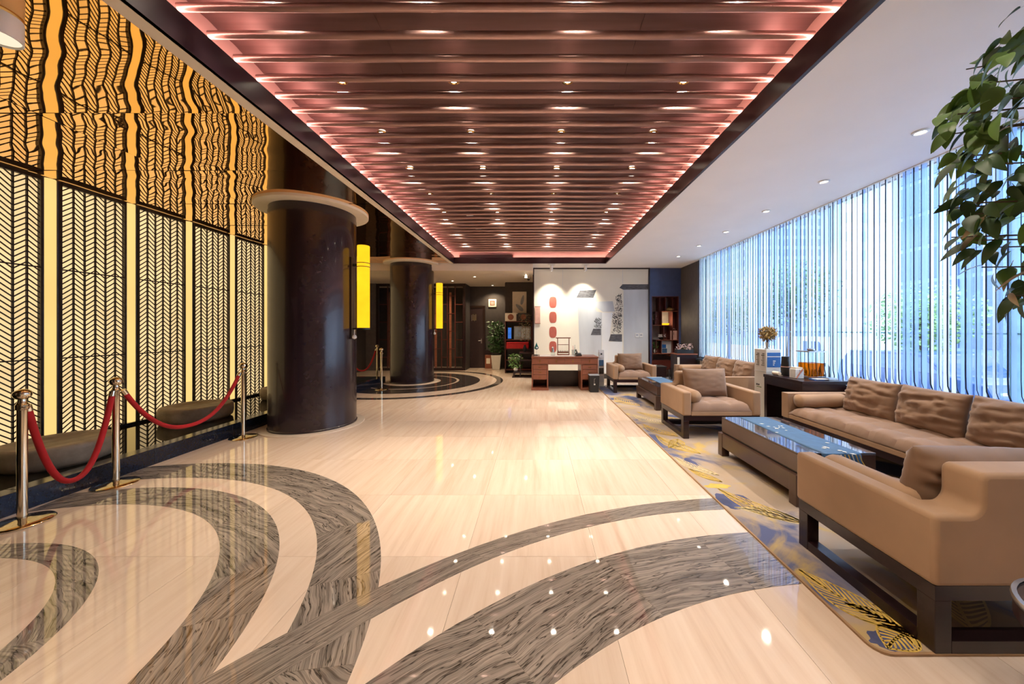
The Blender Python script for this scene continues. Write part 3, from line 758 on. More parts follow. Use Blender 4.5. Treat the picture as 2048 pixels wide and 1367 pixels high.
t = small('gift_bag', 'pink paper gift bag on the third shelf level', 'bag', 427, 752)
box(-.1, .1, -.05, .05, 0, .27).build('bag_body', M['pink'], t, bevel=.004); MB().tube([(-.04, -.05, .26), (-.035, -.05, .33), (.035, -.05, .33), (.04, -.05, .26)], .004, 6).build('handle', M['paper'], t)
box(-.006, .006, -.053, -.0505, .15, .23).build('print', M['ink'], t)
t = small('peony_bowl', 'dark bowl with one large white flower on the third shelf level', 'flowers', 255, 752)
MB().lathe([(.04, 0), (.09, .04), (.10, .08), (.02, .085)], 18).build('bowl', M['black'], t, True); sprig(t, 'flower', 60, .10, .08, .16, .035, False)
t = small('picture_book', 'blue and white framed picture leaning on the fourth shelf level', 'picture', 322, 955)
box(-.145, .145, -.01, .01, 0, .36).build('picture_frame', M['whiteplastic'], t); box(-.13, -.01, -.013, -.0105, .15, .26).build('picture_field', M['blueplastic'], t); box(-.13, .02, -.013, -.0105, .01, .14).build('picture_field', M['runner'], t); box(.03, .13, -.013, -.0105, .02, .25).build('picture_field', M['muralgrey'], t)
t = small('leafy_vase', 'white vase of green leaves on the lowest left shelf', 'vase', 155, 955); vase(t, 'pot', .05, .14); sprig(t, 'leaf', 60, .10, .15, .34, .025, seed=4)
t = thing('planter_cabinet', 'low dark rosewood cabinet beside the display shelf', 'cabinet', (PX(1368, 9.35), 9.35, 0))
box(-.28, .26, -.2, .2, .03, .78).build('cabinet_body', M['darkwood'], t, bevel=.006); box(-.29, .27, -.22, .22, .78, .81).build('top_board', M['deskwood'], t, bevel=.004); box(-.26, -.20, -.205, -.2, .1, .72).build('door_panel', M['paper'], t)
t = thing('flower_planter', 'dark planter box of pink and white blossoms on the low cabinet', 'planter', (PX(1368, 9.35), 9.35, .811))
box(-.22, .22, -.1, .1, 0, .10).build('planter_box', M['black'], t, bevel=.006); mb = sprig(t, 'blossom', 130, .22, .10, .26, .028, True, 8)

# ------------- left rear area
struct(box(-6.2, PX(752, 12.3), 12.3, 12.4, -.2, 3.06).build('wall_back_grey', M['greywall']))
struct(box(-7.2, -2.55, 13.6, 13.7, -.2, 3.06).build('wall_back_alcove', M['darkwall']))
dw = struct(box(-2.55, -.95, 13.2, 13.3, -.2, 3.06).build('wall_back_door', M['darkwall']))
struct(box(-6.2, -6.1, 12.4, 13.7, -.2, 3.06).build('wall_alcove_left', M['darkwall']))
struct(box(-2.55, -2.5, 12.36, 13.6, -.2, 3.06).build('wall_alcove_side', M['darkwall']))
pw = struct(box(PX(1011, 12.), -.07, 12.0, 12.1, -.2, 3.06).build('wall_back_picture', M['darkwall']))
struct(box(-.11, -.07, 10.44, 12.1, -.2, 3.06).build('wall_back_return', M['darkwall']))
box(-1.09, -1.05, 12.1, 13.2, -.2, 3.06).build('wall_return', M['darkwall'], pw)
dr = root('door_1', (-2.36, 13.19, 0))
box(-.36, .36, -.04, 0, 0, 2.26).build('door_leaf', M['door'], dr, bevel=.003)
for nm, a in (('jamb', (-.43, -.36, -.06, .0, 0, 2.33)), ('jamb', (.36, .43, -.06, .0, 0, 2.33)), ('head', (-.36, .36, -.06, .0, 2.26, 2.33))): box(*a).build(nm, M['darkwood'], dr)
MB().tube([(.29, -.04, 1.02), (.29, -.09, 1.02), (.18, -.09, 1.02)], .011, 8).build('door_handle', M['steel'], dr, True); box(.27, .31, -.045, -.04, .92, 1.10).build('handle_plate', M['steel'], dr)
for k, (x, z) in enumerate(((-.075, 1.88), (-.02, 1.9), (.03, 1.88), (.08, 1.9))): box(x-.012, x+.012, -.046, -.041, z-.12, z+.11).build('sign_stroke', M['steel'], dr)
t = thing('wall_clock', 'square cream wall clock with rounded corners on the charcoal wall', 'clock', (PX(985, 13.2), 13.19, PZ(606, 13.2)))
box(-.15, .15, -.03, 0, -.15, .15).build('clock_case', M['paper'], t, bevel=.05, seg=4); box(-.09, .09, -.034, -.03, -.09, .09).build('clock_face', M['deskwood'], t, bevel=.02)
for q in (-.045, 0, .045): box(-.06, .06, -.037, -.0345, q-.008, q+.008).build('face_mark', M['paper'], t)
t = thing('leaf_print', 'cream art print of two grey leaves on the dark wall', 'picture', (PX(1039, 12.), 11.99, PZ(605.5, 12.)))
box(-.24, .24, -.02, 0, -.385, .385).build('panel', M['paper'], t)
for (cx, cz, a, L, W_) in ((.10, .10, 1.35, .17, .05), (.0, -.16, 2.4, .17, .065)):
    pts = []
    for k in range(20):
        g = 2*PI*k/20; u, v = L*math.cos(g), W_*math.sin(g)*(1-.25*math.cos(g)); pts.append((cx+u*math.cos(a)-v*math.sin(a), cz+u*math.sin(a)+v*math.cos(a)))
    MB().prism(pts, 'y', -.023, -.0205).build('leaf_motif', M['greyplastic'], t)
# goods shelf under the print
d = 11.6; X0, X1 = PX(1010, d), -.14
t = thing('goods_shelf', 'dark mahogany goods shelf against the picture wall', 'shelf', ((X0+X1)/2, 11.75, 0)); hw = (X1-X0)/2
for x in (-hw, hw-.03): box(x, x+.03, -.2, .2, 0, 1.72).build('side_board', M['shelfwood'], t)
for z in (.10, .42, .78, 1.08, 1.69): box(-hw, hw, -.2, .2, z, z+.03).build('shelf_board', M['shelfwood'], t)
box(-hw, hw, .18, .2, 0, 1.72).build('back_board', M['darkwood'], t)
cx = t.location[0]
for k, (x, lab) in enumerate(((-.27, 'left, with a brown oval'), (.15, 'right, dark'))):
    f = thing('framed_plate', f'small framed plate on top of the goods shelf, {lab}', 'frame', (cx+x, 11.72, 1.721))
    box(-.19, .19, -.015, .015, 0, .27).build('frame', M['paper' if k == 0 else 'darkwall'], f, bevel=.006); MB().lathe([(.09, -.017), (.10, -.02), (.10, -.015)], 24, (0, 0, .135), axis='y').build('oval_plate', M['deskwood'], f)
s = thing('tablet', 'blue glowing tablet screen standing on the goods shelf', 'tablet', (cx-.30, 11.62, 1.111)); box(-.075, .075, -.01, .01, 0, .42).build('tablet_body', M['black'], s); box(-.055, .055, -.013, -.0105, .03, .39).build('screen', M['screen'], s)
s = thing('photo_frame', 'wide photograph in a pale frame beside the tablet', 'picture', (cx+.12, 11.68, 1.111)); box(-.28, .28, -.012, .012, 0, .44).build('frame', M['greyplastic'], s); box(-.25, -.05, -.015, -.0125, .1, .40).build('photo', M['facadepale'], s); box(-.03, .24, -.015, -.0125, .04, .38).build('photo', M['muralgrey'], s)
s = thing('red_gift_box', 'bright red satin-covered box on the goods shelf', 'box', (cx-.02, 11.6, .811)); box(-.38, .36, -.12, .12, 0, .18).build('box_body', M['red'], s, bevel=.03, seg=3); box(-.38, .36, -.122, .122, .17, .22).build('box_lid', M['red'], s, bevel=.02)
for k in range(7):
    s = thing('tea_cup', f'tiny white cup in the row on the goods shelf, {ORD[k]} from left', 'cup', (cx-.33+.075*k, 11.6, .451), 0, 'white cups on the goods shelf')
    MB().lathe([(.018, 0), (.026, .03), (.028, .07), (.024, .07), (.02, .01)], 12, cap=True).build('cup_body', M['whiteplastic'], s, True); MB().lathe([(.022, .066), (.021, .068)], 12).build('tea', M['deskwood'], s)
# bench with plants in front of it
t = thing('plant_bench', 'stepped dark wooden plant bench left of the desk', 'bench', (-.40, 10.7, 0))
for z, a, b in ((.72, -.12, .28), (.50, -.22, .28), (.14, -.30, .28)): box(a, b, -.2, .2, z, z+.035).build('bench_top', M['darkwood'], t)
for x in (-.11, .25):
    for y in (-.18, .15): box(x, x+.03, y, y+.03, 0, .74).build('leg', M['darkwood'], t)
box(-.30, -.26, -.18, .18, 0, .14).build('leg', M['darkwood'], t); box(-.33, .28, -.22, .22, 0, .03).build('base_board', M['darkwood'], t)
s = thing('green_shrub', 'small bright green potted shrub on the plant bench', 'plant', (-.63, 10.62, .177)); vase(s, 'pot', .07, .13); sprig(s, 'leaf', 240, .22, .10, .52, .035, seed=6)
s = thing('berry_arrangement', 'tall dried branch with red berries above the plant bench', 'plant', (-.36, 10.7, .756)); vase(s, 'black', .06, .22); sprig(s, 'leafdry', 130, .2, .35, 1.15, .03, seed=9); sprig(s, 'red', 40, .2, .3, 1.1, .016, False, 12)
# tall potted plant, box stand
s = thing('tall_potted_plant', 'leafy dark green plant in a tall white square pot by the door', 'potted plant', (PX(993, 12.7), 12.7, 0))
MB().prism([(-.14, -.14), (.14, -.14), (.14, .14), (-.14, .14)], 'z', 0, .02); mb = MB(); mb.add([(-.13, -.13, 0), (.13, -.13, 0), (.13, .13, 0), (-.13, .13, 0), (-.18, -.18, .52), (.18, -.18, .52), (.18, .18, .52), (-.18, .18, .52)], [(0, 3, 2, 1), (0, 1, 5, 4), (1, 2, 6, 5), (2, 3, 7, 6), (3, 0, 4, 7), (4, 5, 6, 7)]); mb.build('pot', M['pot'], s, bevel=.008)
box(-.15, .15, -.15, .15, .521, .525).build('soil', M['soil'], s); sprig(s, 'leafdark', 420, .31, .60, 1.72, .075, seed=7)
s = thing('wooden_stand', 'small pale wooden notice stand beside the dark door', 'stand', (PX(977, 13.), 13., 0))
box(-.12, .12, -.08, .08, 0, .50).build('stand_body', M['deskwood'], s, bevel=.004); box(-.13, .13, -.02, .02, .5, .68).build('back_board', M['darkwood'], s); box(-.07, .07, -.084, -.0805, .18, .38).build('notice', M['paper'], s)
# carved screens
def screen(x0, x1, lab, seed):
    random.seed(seed); y = 12.33; W_ = x1-x0; H = 3.05
    t = thing('wooden_screen', f'tall dark openwork wooden screen {lab}', 'screen', ((x0+x1)/2, y, 0), 0, 'dark wooden screens')
    for a in (-W_/2, W_/2-.09): box(a, a+.09, -.035, .035, 0, H).build('stile', M['darkwood'], t)
    for z in (0, H-.09): box(-W_/2+.09, W_/2-.09, -.035, .035, z, z+.09).build('rail', M['darkwood'], t)
    xs = [-W_/2+.09+(W_-.18)*q for q in (.0, .24, .45, .60, .80, 1.)]
    for x in xs[1:-1]: box(x-.014, x+.014, -.02, .02, .09, H-.09).build('muntin', M['shelfwood'], t)
    for k in range(5):
        for q in range(4):
            z = .45+q*.62+(.3 if k % 2 else 0)
            if z < H-.15: box(xs[k]+.014, xs[k+1]-.014, -.014, .014, z, z+.024).build('muntin', M['shelfwood'], t)
    for x in (xs[1]+.08, xs[3]+.10):
        box(x-.04, x+.04, .01, .02, .09, H-.3).build('wood_panel', M['deskwood'], t)
    return t
screen(PX(752, 12.3), -4.15, 'left of the far column', 1); screen(-4.05, -2.50, 'right of the far column', 2)

# ------------- track spots
def track(px, tgt, lab, w_=TRACK_W):
    y = 9.72
    t = thing('track_spot', f'white cylindrical track spotlight {lab}', 'spotlight', (PX(px, y), y, ZC-.001), 0, 'white track spotlights')
    box(-.10, .10, -.02, .02, -.02, 0).build('mount', M['whiteplastic'], t); MB().tube([(0, 0, -.02), (0, 0, -.07)], .008, 8).build('stem', M['whiteplastic'], t)
    dv = (Vector(tgt)-Vector(t.location)-Vector((0, 0, -.1))).normalized()
    c = Vector((0, 0, -.1)); MB().tube([c-dv*.08, c+dv*.08], .042, 20).build('lamp_head', M['whiteplastic'], t, True)
    MB().tube([c+dv*.0805, c+dv*.083], .034, 16).build('lens', M['lens'], t)
    s_ = spot(t, w_, (1, .90, .74), 1.35, 1., .03, tuple(c+dv*.1)); s_.rotation_mode = 'QUATERNION'; s_.rotation_quaternion = dv.to_track_quat('-Z', 'Y')
track(1103, (.42, D1, 2.0), 'above the red ovals'); track(1171, (1.35, D1, 2.05), 'above the painted roof')
t = thing('dome_camera', 'small white dome security camera on the cream back ceiling', 'camera', (PX(1057, 10.9), 10.9, ZC-.191))
MB().lathe([(.06, 0), (.065, -.03), (.05, -.05)], 20).build('base', M['whiteplastic'], t, True); MB().lathe([(.045, -.05), (.04, -.075), (.02, -.09), (.002, -.094)], 16).build('dome', M['black'], t, True)
t = thing('track_spot', 'white square spotlight head beside the dome camera', 'spotlight', (PX(1052, 10.6), 10.6, ZC-.191), 0, 'white track spotlights')
box(-.05, .05, -.04, .04, -.07, 0).build('lamp_head', M['whiteplastic'], t, bevel=.006); box(-.03, .03, -.043, -.0405, -.055, -.015).build('lens', M['lens'], t)

# ================================================================= CARPET
CX0, CX1, CY0, CY1, CZ = 1.516, 4.13, 1.55, 9.0, .010
def rrect(x0, x1, y0, y1, r):
    pts = []
    for cx, cy, a in ((x1-r, y1-r, 0), (x0+r, y1-r, PI/2), (x0+r, y0+r, PI), (x1-r, y0+r, 1.5*PI)):
        for k in range(7): g = a+k*PI/12; pts.append((cx+r*math.cos(g), cy+r*math.sin(g)))
    return pts
car = thing('carpet', 'long watercolour carpet in grey, navy and gold under the seating', 'carpet', (0, 0, 0))
MB().prism(rrect(CX0+.012, CX1, CY0+.012, CY1, .06), 'z', .001, CZ).build('pile', M['carpet'], car)
o_, i_ = rrect(CX0, CX1+.012, CY0, CY1+.012, .07), rrect(CX0+.013, CX1-.001, CY0+.013, CY1-.001, .06)
mb = MB(); n = len(o_)
mb.add([p+(z,) for z in (.001, .011) for p in o_]+[p+(.011,) for p in i_], [(k, (k+1) % n, n+(k+1) % n, n+k) for k in range(n)]+[(n+k, n+(k+1) % n, 2*n+(k+1) % n, 2*n+k) for k in range(n)])
mb.build('binding', M['carpetedge'], car)
def feather(base, tip, W_, nb, mat, bend=.12, wd=.0105, sides=(1, -1)):
    b, t = Vector(base), Vector(tip); ax = t-b; L = ax.length; ax.normalize(); nr = Vector((-ax.y, ax.x)); mb = MB()
    def sp(u, s): # spine-based coordinates
        return b+ax*(L*u)+nr*(bend*L*math.sin(PI*u)*.5+s)
    def strip(pts, w0, w1):
        vs = []; m = len(pts)
        for i, p in enumerate(pts):
            d_ = pts[min(i+1, m-1)]-pts[max(i-1, 0)]; d_.normalize(); q = Vector((-d_.y, d_.x))*(w0+(w1-w0)*i/(m-1))/2
            vs += [tuple(p+q)+(CZ+.0012,), tuple(p-q)+(CZ+.0012,)]
        mb.add(vs, [(2*i, 2*i+1, 2*i+3, 2*i+2) for i in range(m-1)])
    strip([sp(k/10, 0) for k in range(11)], wd*1.6, wd*.6)
    env = lambda u: W_*math.sin(PI*min(1, max(0, u))**.8)
    for s in sides:
        strip([sp(k/16, s*env(k/16)) for k in range(17)], wd, wd)
        for k in range(nb):
            u0 = (k+.3)/nb*.85; u1 = min(1, u0+.16+.1*(1-u0))
            strip([sp(u0+(u1-u0)*q/6, s*env(u1)*(q/6)**.75) for q in range(7)], wd*1.3, wd*.6)
    ob = mb.build('feather_motif', M[mat], car); return ob
feather((1.99, 2.60), (1.64, 3.17), .085, 13, 'gold', .2); feather((2.0, 2.58), (1.60, 2.83), .075, 14, 'palegold', -.2)
feather((1.775, 1.66), (1.575, 2.10), .095, 13, 'gold', .15); feather((1.77, 1.66), (1.585, 1.58), .07, 8, 'gold', -.1); feather((2.08, 1.66), (2.52, 2.02), .10, 13, 'palegold', .2)
feather((1.79, 1.62), (1.62, 1.84), .05, 8, 'gold', -.2)
feather((1.80, 3.45), (1.56, 3.95), .07, 11, 'palegold', .2); feather((1.85, 4.6), (1.60, 4.25), .09, 10, 'gold', .2); feather((1.9, 4.7), (1.62, 5.3), .10, 11, 'gold', .2)
feather((1.9, 4.05), (1.62, 4.75), .11, 13, 'gold', .15, .012); feather((1.75, 3.3), (1.57, 3.62), .05, 9, 'gold', .1)
feather((2.0, 5.3), (1.62, 5.9), .13, 13, 'palegold', .15, .012); feather((2.3, 5.6), (1.75, 6.1), .12, 11, 'gold', .2); feather((1.95, 6.6), (1.65, 7.4), .14, 11, 'gold', .2)
random.seed(14)
def blotch(cx, cy, rx, ry, mat):
    pts = []; s = random.uniform(0, 99)
    for k in range(30):
        a = 2*PI*k/30; r = 1+.38*noise.noise(Vector((math.cos(a)*1.6, math.sin(a)*1.6, s)))+.18*noise.noise(Vector((math.cos(a)*4, math.sin(a)*4, s)))
        pts.append((max(CX0+.014, cx+rx*r*math.cos(a)), max(CY0+.014, cy+ry*r*math.sin(a))))
    MB().prism(pts, 'z', CZ-.001, CZ+.0006).build('watercolour_patch', M[mat], car)
blotch(1.755, 1.685, .05, .09, 'gold'); blotch(1.67, 3.22, .11, .05, 'gold')
M['navyprint'] = pm('navy_print', (.075, .085, .18), .95, var=.3, scale=8)
blotch(1.66, 2.93, .13, .14, 'navyprint'); blotch(1.64, 1.62, .10, .05, 'navyprint'); blotch(1.66, 3.78, .07, .12, 'navyprint');

# ================================================================= SEATING
def superpillow(w_, h, t, seed, n=30, wr=.010):
    mb = MB(); idx = {}
    def P(u, v, s):
        a, b = abs(u), abs(v)
        th = t/2*((1-a**3.2)*(1-b**3.2))**.55
        x = w_/2*u*(1-.045*(1-b*b)*a**6) ; z = h/2*v*(1-.05*(1-a*a)*b**6)
        q = Vector((u*2.1+seed, v*2.1, s*3.))
        wk = wr*noise.noise(Vector((u*1.3+v*2.4+seed, v*3.5-u*1.2, s*2)))+wr*.5*noise.noise(q*2.7)
        fold = abs(noise.noise(Vector((u*1.1+seed, v*4.2+u*.9, s*2+seed))))
        wk -= wr*.45*max(0, 1-fold*5.5)*(.35+.65*a)
        e = (1-a**6)*(1-b**6)
        return (x, s*(th+wk*e), z)
    for s in (1, -1):
        for j in range(n+1):
            for i in range(n+1):
                u, v = 2*i/n-1, 2*j/n-1
                u = math.copysign(abs(u)**.8, u); v = math.copysign(abs(v)**.8, v)
                if s == -1 and (i in (0, n) or j in (0, n)): idx[(s, i, j)] = idx[(1, i, j)]; continue
                idx[(s, i, j)] = len(mb.v); mb.v.append(P(u, v, s))
        for j in range(n):
            for i in range(n):
                q = (idx[(s, i, j)], idx[(s, i+1, j)], idx[(s, i+1, j+1)], idx[(s, i, j+1)])
                mb.f.append(q if s == -1 else q[::-1])
    return mb
def bolster(L, r, seed):
    mb = MB(); m, n = 22, 20
    prof = []
    for i in range(m+1):
        u = i/m; e = min(u, 1-u)*L
        rr = r*min(1, (1-(1-min(1, e/(r*.55)))**2.4)**.5) if e < r*.55 else r
        prof.append((max(.006, rr), (u-.5)*L))
    mb.lathe(prof, n, axis='y')
    mb.v = [(p[0]*(1+.05*noise.noise(Vector((p[0]*9, p[1]*5+seed, p[2]*9)))), p[1], p[2]*(1+.06*noise.noise(Vector((p[0]*9+seed, p[1]*6, p[2]*9))))) for p in mb.v]
    return mb
def seat_cushion(w_, d_, t, cols, rows, seed, frill=.0):
    nu, nv = max(24, cols*8), max(20, rows*8); mb = MB()
    def top(a, b):
        u, v = 2*a-1, 2*b-1
        e = ((1-abs(u)**10)*(1-abs(v)**10))**.35
        tf = 0.
        fu, fv = (a*cols) % 1, (b*rows) % 1
        tf = (math.sin(PI*fu)*math.sin(PI*fv))**.5 if 0 < fu < 1 and 0 < fv < 1 else 0
        q = .009*noise.noise(Vector((u*4+seed, v*4, seed)))
        fr = frill*math.sin(a*w_*95+3*noise.noise(Vector((a*30, seed, 0))))*max(0, 1-b*9)
        return (w_/2*u, d_/2*v-fr*.5, .012+(t-.012)*e*(.70+.30*tf)+q*e+fr*.25)
    mb.grid(top, nu, nv)
    o = len(mb.v)
    mb.add([(-w_/2, -d_/2, 0), (w_/2, -d_/2, 0), (w_/2, d_/2, 0), (-w_/2, d_/2, 0)], [(0, 3, 2, 1)])
    N = nu+1
    mb.f.append(tuple([o, o+1]+[nu-k for k in range(N)])); mb.f.append(tuple([o+2, o+3]+[nv*N+k for k in range(N)]))
    mb.f.append(tuple([o+3, o]+[k*N for k in range(nv+1)])); mb.f.append(tuple([o+1, o+2]+[nu+(nv-k)*N for k in range(nv+1)]))
    return mb
import bmesh
def union(parts, name):
    obs = [link('tmp', p.mesh('tmp')) for p in parts]
    for o in obs[1:]:
        m = obs[0].modifiers.new('u', 'BOOLEAN'); m.operation = 'UNION'; m.solver = 'EXACT'; m.object = o
    dg = bpy.context.evaluated_depsgraph_get(); me = bpy.data.meshes.new_from_object(obs[0].evaluated_get(dg)); me.name = name
    for o in obs: bpy.data.objects.remove(o)
    bm = bmesh.new(); bm.from_mesh(me); bmesh.ops.remove_doubles(bm, verts=bm.verts, dist=1e-5)
    bmesh.ops.dissolve_limit(bm, angle_limit=.02, verts=bm.verts, edges=bm.edges); bmesh.ops.recalc_face_normals(bm, faces=bm.faces); bm.to_mesh(me); bm.free()
    return me
def seat(name, label, cat, loc, rz, W_, D_, ncush, bol, group=None, cush_h=.42, frill=0., seed=1, hb=.80, fab='fabric', crease=.010, gap=0.):
    t = thing(name, label, cat, loc, rz, group); A = .115; zb, za = .30, .615
    fx, fyy = W_/2-.012, D_/2-.012; lw = .075
    for sx in (-1, 1):
        for sy in (-1, 1):
            x0 = sx*fx-(lw if sx > 0 else 0); y0 = sy*fyy-(lw if sy > 0 else 0)
            box(x0, x0+lw, y0, y0+lw, 0, .235).build('leg', M['darkwood'], t, bevel=.003)
    for sx in (-1, 1):
        x0 = sx*fx-(lw if sx > 0 else 0); box(x0, x0+lw, -fyy, fyy, .235, .30).build('side_rail', M['darkwood'], t); box(x0+.003, x0+lw-.003, -fyy+lw, fyy-lw, 0, .055).build('floor_runner', M['darkwood'], t)
    for sy in (-1, 1):
        y0 = sy*fyy-(lw if sy > 0 else 0); box(-fx+lw, fx-lw, y0, y0+lw, .235, .30).build('end_rail', M['darkwood'], t)
    box(-fx+lw, fx-lw, fyy-lw, fyy, 0, .055).build('floor_runner', M['darkwood'], t)
    box(-fx+lw, fx-lw, -fyy+lw, fyy-lw, .26, .30).build('seat_deck', M['darkwood'], t)
    # upholstery: arms and back are one padded shell
    st = .21; w2 = W_/2
    def step(s):
        q = []
        for k in range(7):
            a = -PI/2*k/6 ; q.append((s*(w2-st+.06-.06*math.sin(PI/2*k/6)), za+.06-.06*math.cos(PI/2*k/6)))
        for k in range(5): q.append((s*(w2-st-.035+.035*math.cos(PI/2*k/4)), hb-.035+.035*math.sin(PI/2*k/4)))
        return q
    outline = [(-w2, zb), (w2, zb), (w2, za)]+step(1)+step(-1)[::-1]+[(-w2, za)]
    me = union([MB().prism(outline, 'y', D_/2-.17, D_/2), box(-w2, -w2+A, -D_/2, D_/2, zb, za), box(w2-A, w2, -D_/2, D_/2, zb, za)], 'arms_and_back')
    me.materials.append(M[fab]); me.shade_smooth(); me.set_sharp_from_angle(angle=.7); link('arms_and_back', me, t, .022, 3)
    box(-w2+A, w2-A, -D_/2+.004, D_/2-.17, zb, .355).build('seat_base', M[fab], t, bevel=.01)
    sw, sd = W_-2*A-.012, D_-.17-.012
    cu = seat_cushion(sw, sd, .125, max(3, round(sw/.25)), 3, seed, frill).build('seat_cushion', M['fabric2'], t, True, ang=1.3, loc=(0, -.085, .356))
    cw_ = (sw-gap)/ncush
    for k in range(ncush):
        p = superpillow(cw_*(1.0 if ncush > 1 else .80), cush_h, .23, seed*7+k*3.1, wr=crease).build('back_cushion', M['fabric3'], t, True, ang=3)
        p.location = (-sw/2+gap+cw_*(k+.5)+(.04 if ncush == 1 else 0), D_/2-.17-.105, .455+cush_h/2-.012); p.rotation_euler = (-.20, random.uniform(-.02, .02), random.uniform(-.03, .03))
    for sx in bol:
        b = bolster(D_-.26, .085, seed+sx).build('bolster', M['fabric'], t, True, ang=2.5); b.location = (sx*(w2-A-.08), -.09, .455+.083)
    return t
random.seed(4)
CZT = CZ+.0016
seat('armchair', 'tan velvet armchair nearest the camera, seen from behind', 'armchair', (2.268, 1.955, CZT), PI, 1.026, .83, 1, (1, -1), 'tan armchairs', .40, seed=2, crease=.03)
seat('armchair', 'tan velvet armchair in the middle facing the camera beside the near coffee table', 'armchair', (2.435, 5.01, CZT), 0, 1.03, .84, 1, (-1,), 'tan armchairs', .42, seed=5)
seat('armchair', 'tan velvet armchair farthest away, in front of the mural', 'armchair', (2.225, 8.32, CZT), 0, .98, .84, 1, (-1,), 'tan armchairs', .42, seed=8)
seat('sofa', 'long tan velvet sofa under the window, nearest the camera', 'sofa', (3.665, 3.18, CZT), -PI/2, 2.85, .88, 4, (-1,), 'tan sofas', .42, .045, seed=3, hb=.66, crease=.034, gap=.17)
seat('sofa', 'shorter tan velvet sofa under the window beyond the water dispenser', 'sofa', (3.66, 7.1, CZT), -PI/2, 2.2, .88, 3, (-1,), 'tan sofas', .42, 0, seed=6, hb=.66, crease=.02, gap=.1)

# ================================================================= COFFEE TABLES
def coffee(x, y, L, label):
    t = thing('coffee_table', label, 'coffee table', (x, y, CZT), 0, 'dark coffee tables'); W_ = .70; l2 = L/2
    box(-.345, .345, -l2+.005, l2-.005, .10, .252).build('apron', M['tablewood'], t, bevel=.006)
    box(-.315, .315, -l2+.03, l2-.03, .255, .268).build('shadow_gap', M['black'], t)
    box(-.32, .32, -l2+.025, l2-.025, .268, .418).build('drawer_box', M['tablewood'], t, bevel=.004)
    box(-.32, .32, -l2+.025, l2-.025, .418, .43).build('table_top', M['tabletop'], t, bevel=.003)
    for sx in (-1, 1):
        for sy in (-1, 1):
            x0 = sx*.35-(.085 if sx > 0 else 0); y0 = sy*l2-(.085 if sy > 0 else 0); box(x0, x0+.085, y0, y0+.085, 0, .255).build('leg', M['tablewood'], t, bevel=.004)
    return t
coffee(2.45, 3.44, 1.22, 'dark lacquered coffee table with a blue runner, nearest the camera')
coffee(2.46, 6.80, 1.22, 'dark lacquered coffee table farther back, with a tall glass on it')
t = thing('table_runner', 'blue table runner with white printed flowers on the near coffee table', 'table runner', (2.478, 3.44, CZT+.431))
random.seed(2)
mb = MB(); pr = [(.585-k*.13, .0) for k in range(10)]
path = [(.58, .001)]+[(.58-1.16*k/10, .001+.0005*(k % 2)) for k in range(1, 11)]+[(-.592, -.006), (-.598, -.03), (-.601, -.075), (-.604, -.12)]
mb.grid(lambda u, v: ((u-.5)*.32+.004*math.sin(v*9), path[min(len(path)-1, round(v*(len(path)-1)))][0], path[min(len(path)-1, round(v*(len(path)-1)))][1]), 8, len(path)-1)
rn = mb.build('cloth', M['runner'], t, True)
md = rn.modifiers.new('thick', 'SOLIDIFY'); md.thickness = .003; md.offset = 1
for (cx, cy, n) in ((0, .18, 9), (.03, -.47, 7), (-.05, -.02, 4)):
    for k in range(n):
        a = random.uniform(0, 2*PI); px, py, L = cx+random.gauss(0, .05), cy+random.gauss(0, .09), random.uniform(.02, .045)
        MB().prism([(px, py), (px+L*math.cos(a-.5)*.6, py+L*math.sin(a-.5)*.6), (px+L*math.cos(a), py+L*math.sin(a)), (px+L*math.cos(a+.5)*.6, py+L*math.sin(a+.5)*.6)], 'z', .0045, .0055).build('flower_print', M['runnerwhite'], t)
for k in range(9):
    x = -.10+.03*k; MB().tube([(x, -.604, -.01), (x+.015, -.608, -.06), (x+.05, -.611, -.115)], .0035, 5).build('gold_stroke', M['gold' if k % 3 else 'runnerwhite'], t)
t = thing('table_runner', 'grey-blue table runner on the farther coffee table', 'table runner', (2.47, 6.80, CZT+.431)); box(-.16, .16, -.575, .575, 0, .004).build('cloth', M['runner'], t)
for s in (-1, 1): box(-.16, .16, s*.54-.015, s*.54+.015, .004, .0046).build('stripe', M['runnerwhite'], t)
t = thing('tall_glass', 'tall clear drinking glass on the farther coffee table', 'glass', (2.47, 6.42, CZT+.4352))
MB().lathe([(.045, 0), (.048, .004), (.012, .012), (.010, .05), (.040, .09), (.046, .30), (.043, .30), (.036, .095), (.004, .06)], 20, cap=True).build('glass_body', M['glassobj'], t, True)
MB().lathe([(.035, .10), (.039, .18), (.002, .181)], 16).build('water', M['glassobj'], t, True)
t = thing('side_table', 'small black cube side table between the far armchair and far sofa', 'side table', (2.98, 8.72, CZT))
box(-.2, .2, -.2, .2, .50, .53).build('table_top', M['black'], t, bevel=.003); box(-.19, .19, -.19, .19, .08, .50).build('cabinet', M['darkwood'], t)
for sx in (-.19, .15):
    for sy in (-.19, .15): box(sx, sx+.04, sy, sy+.04, 0, .08).build('leg', M['black'], t)
t = thing('ashtray', 'small pale dish on the black cube side table', 'dish', (2.93, 8.66, CZT+.5305)); MB().lathe([(.03, 0), (.05, .02), (.045, .02), (.02, .006)], 16).build('dish', M['whiteplastic'], t, True); MB().lathe([(.018, .007), (.016, .012)], 10).build('candle', M['paper'], t)
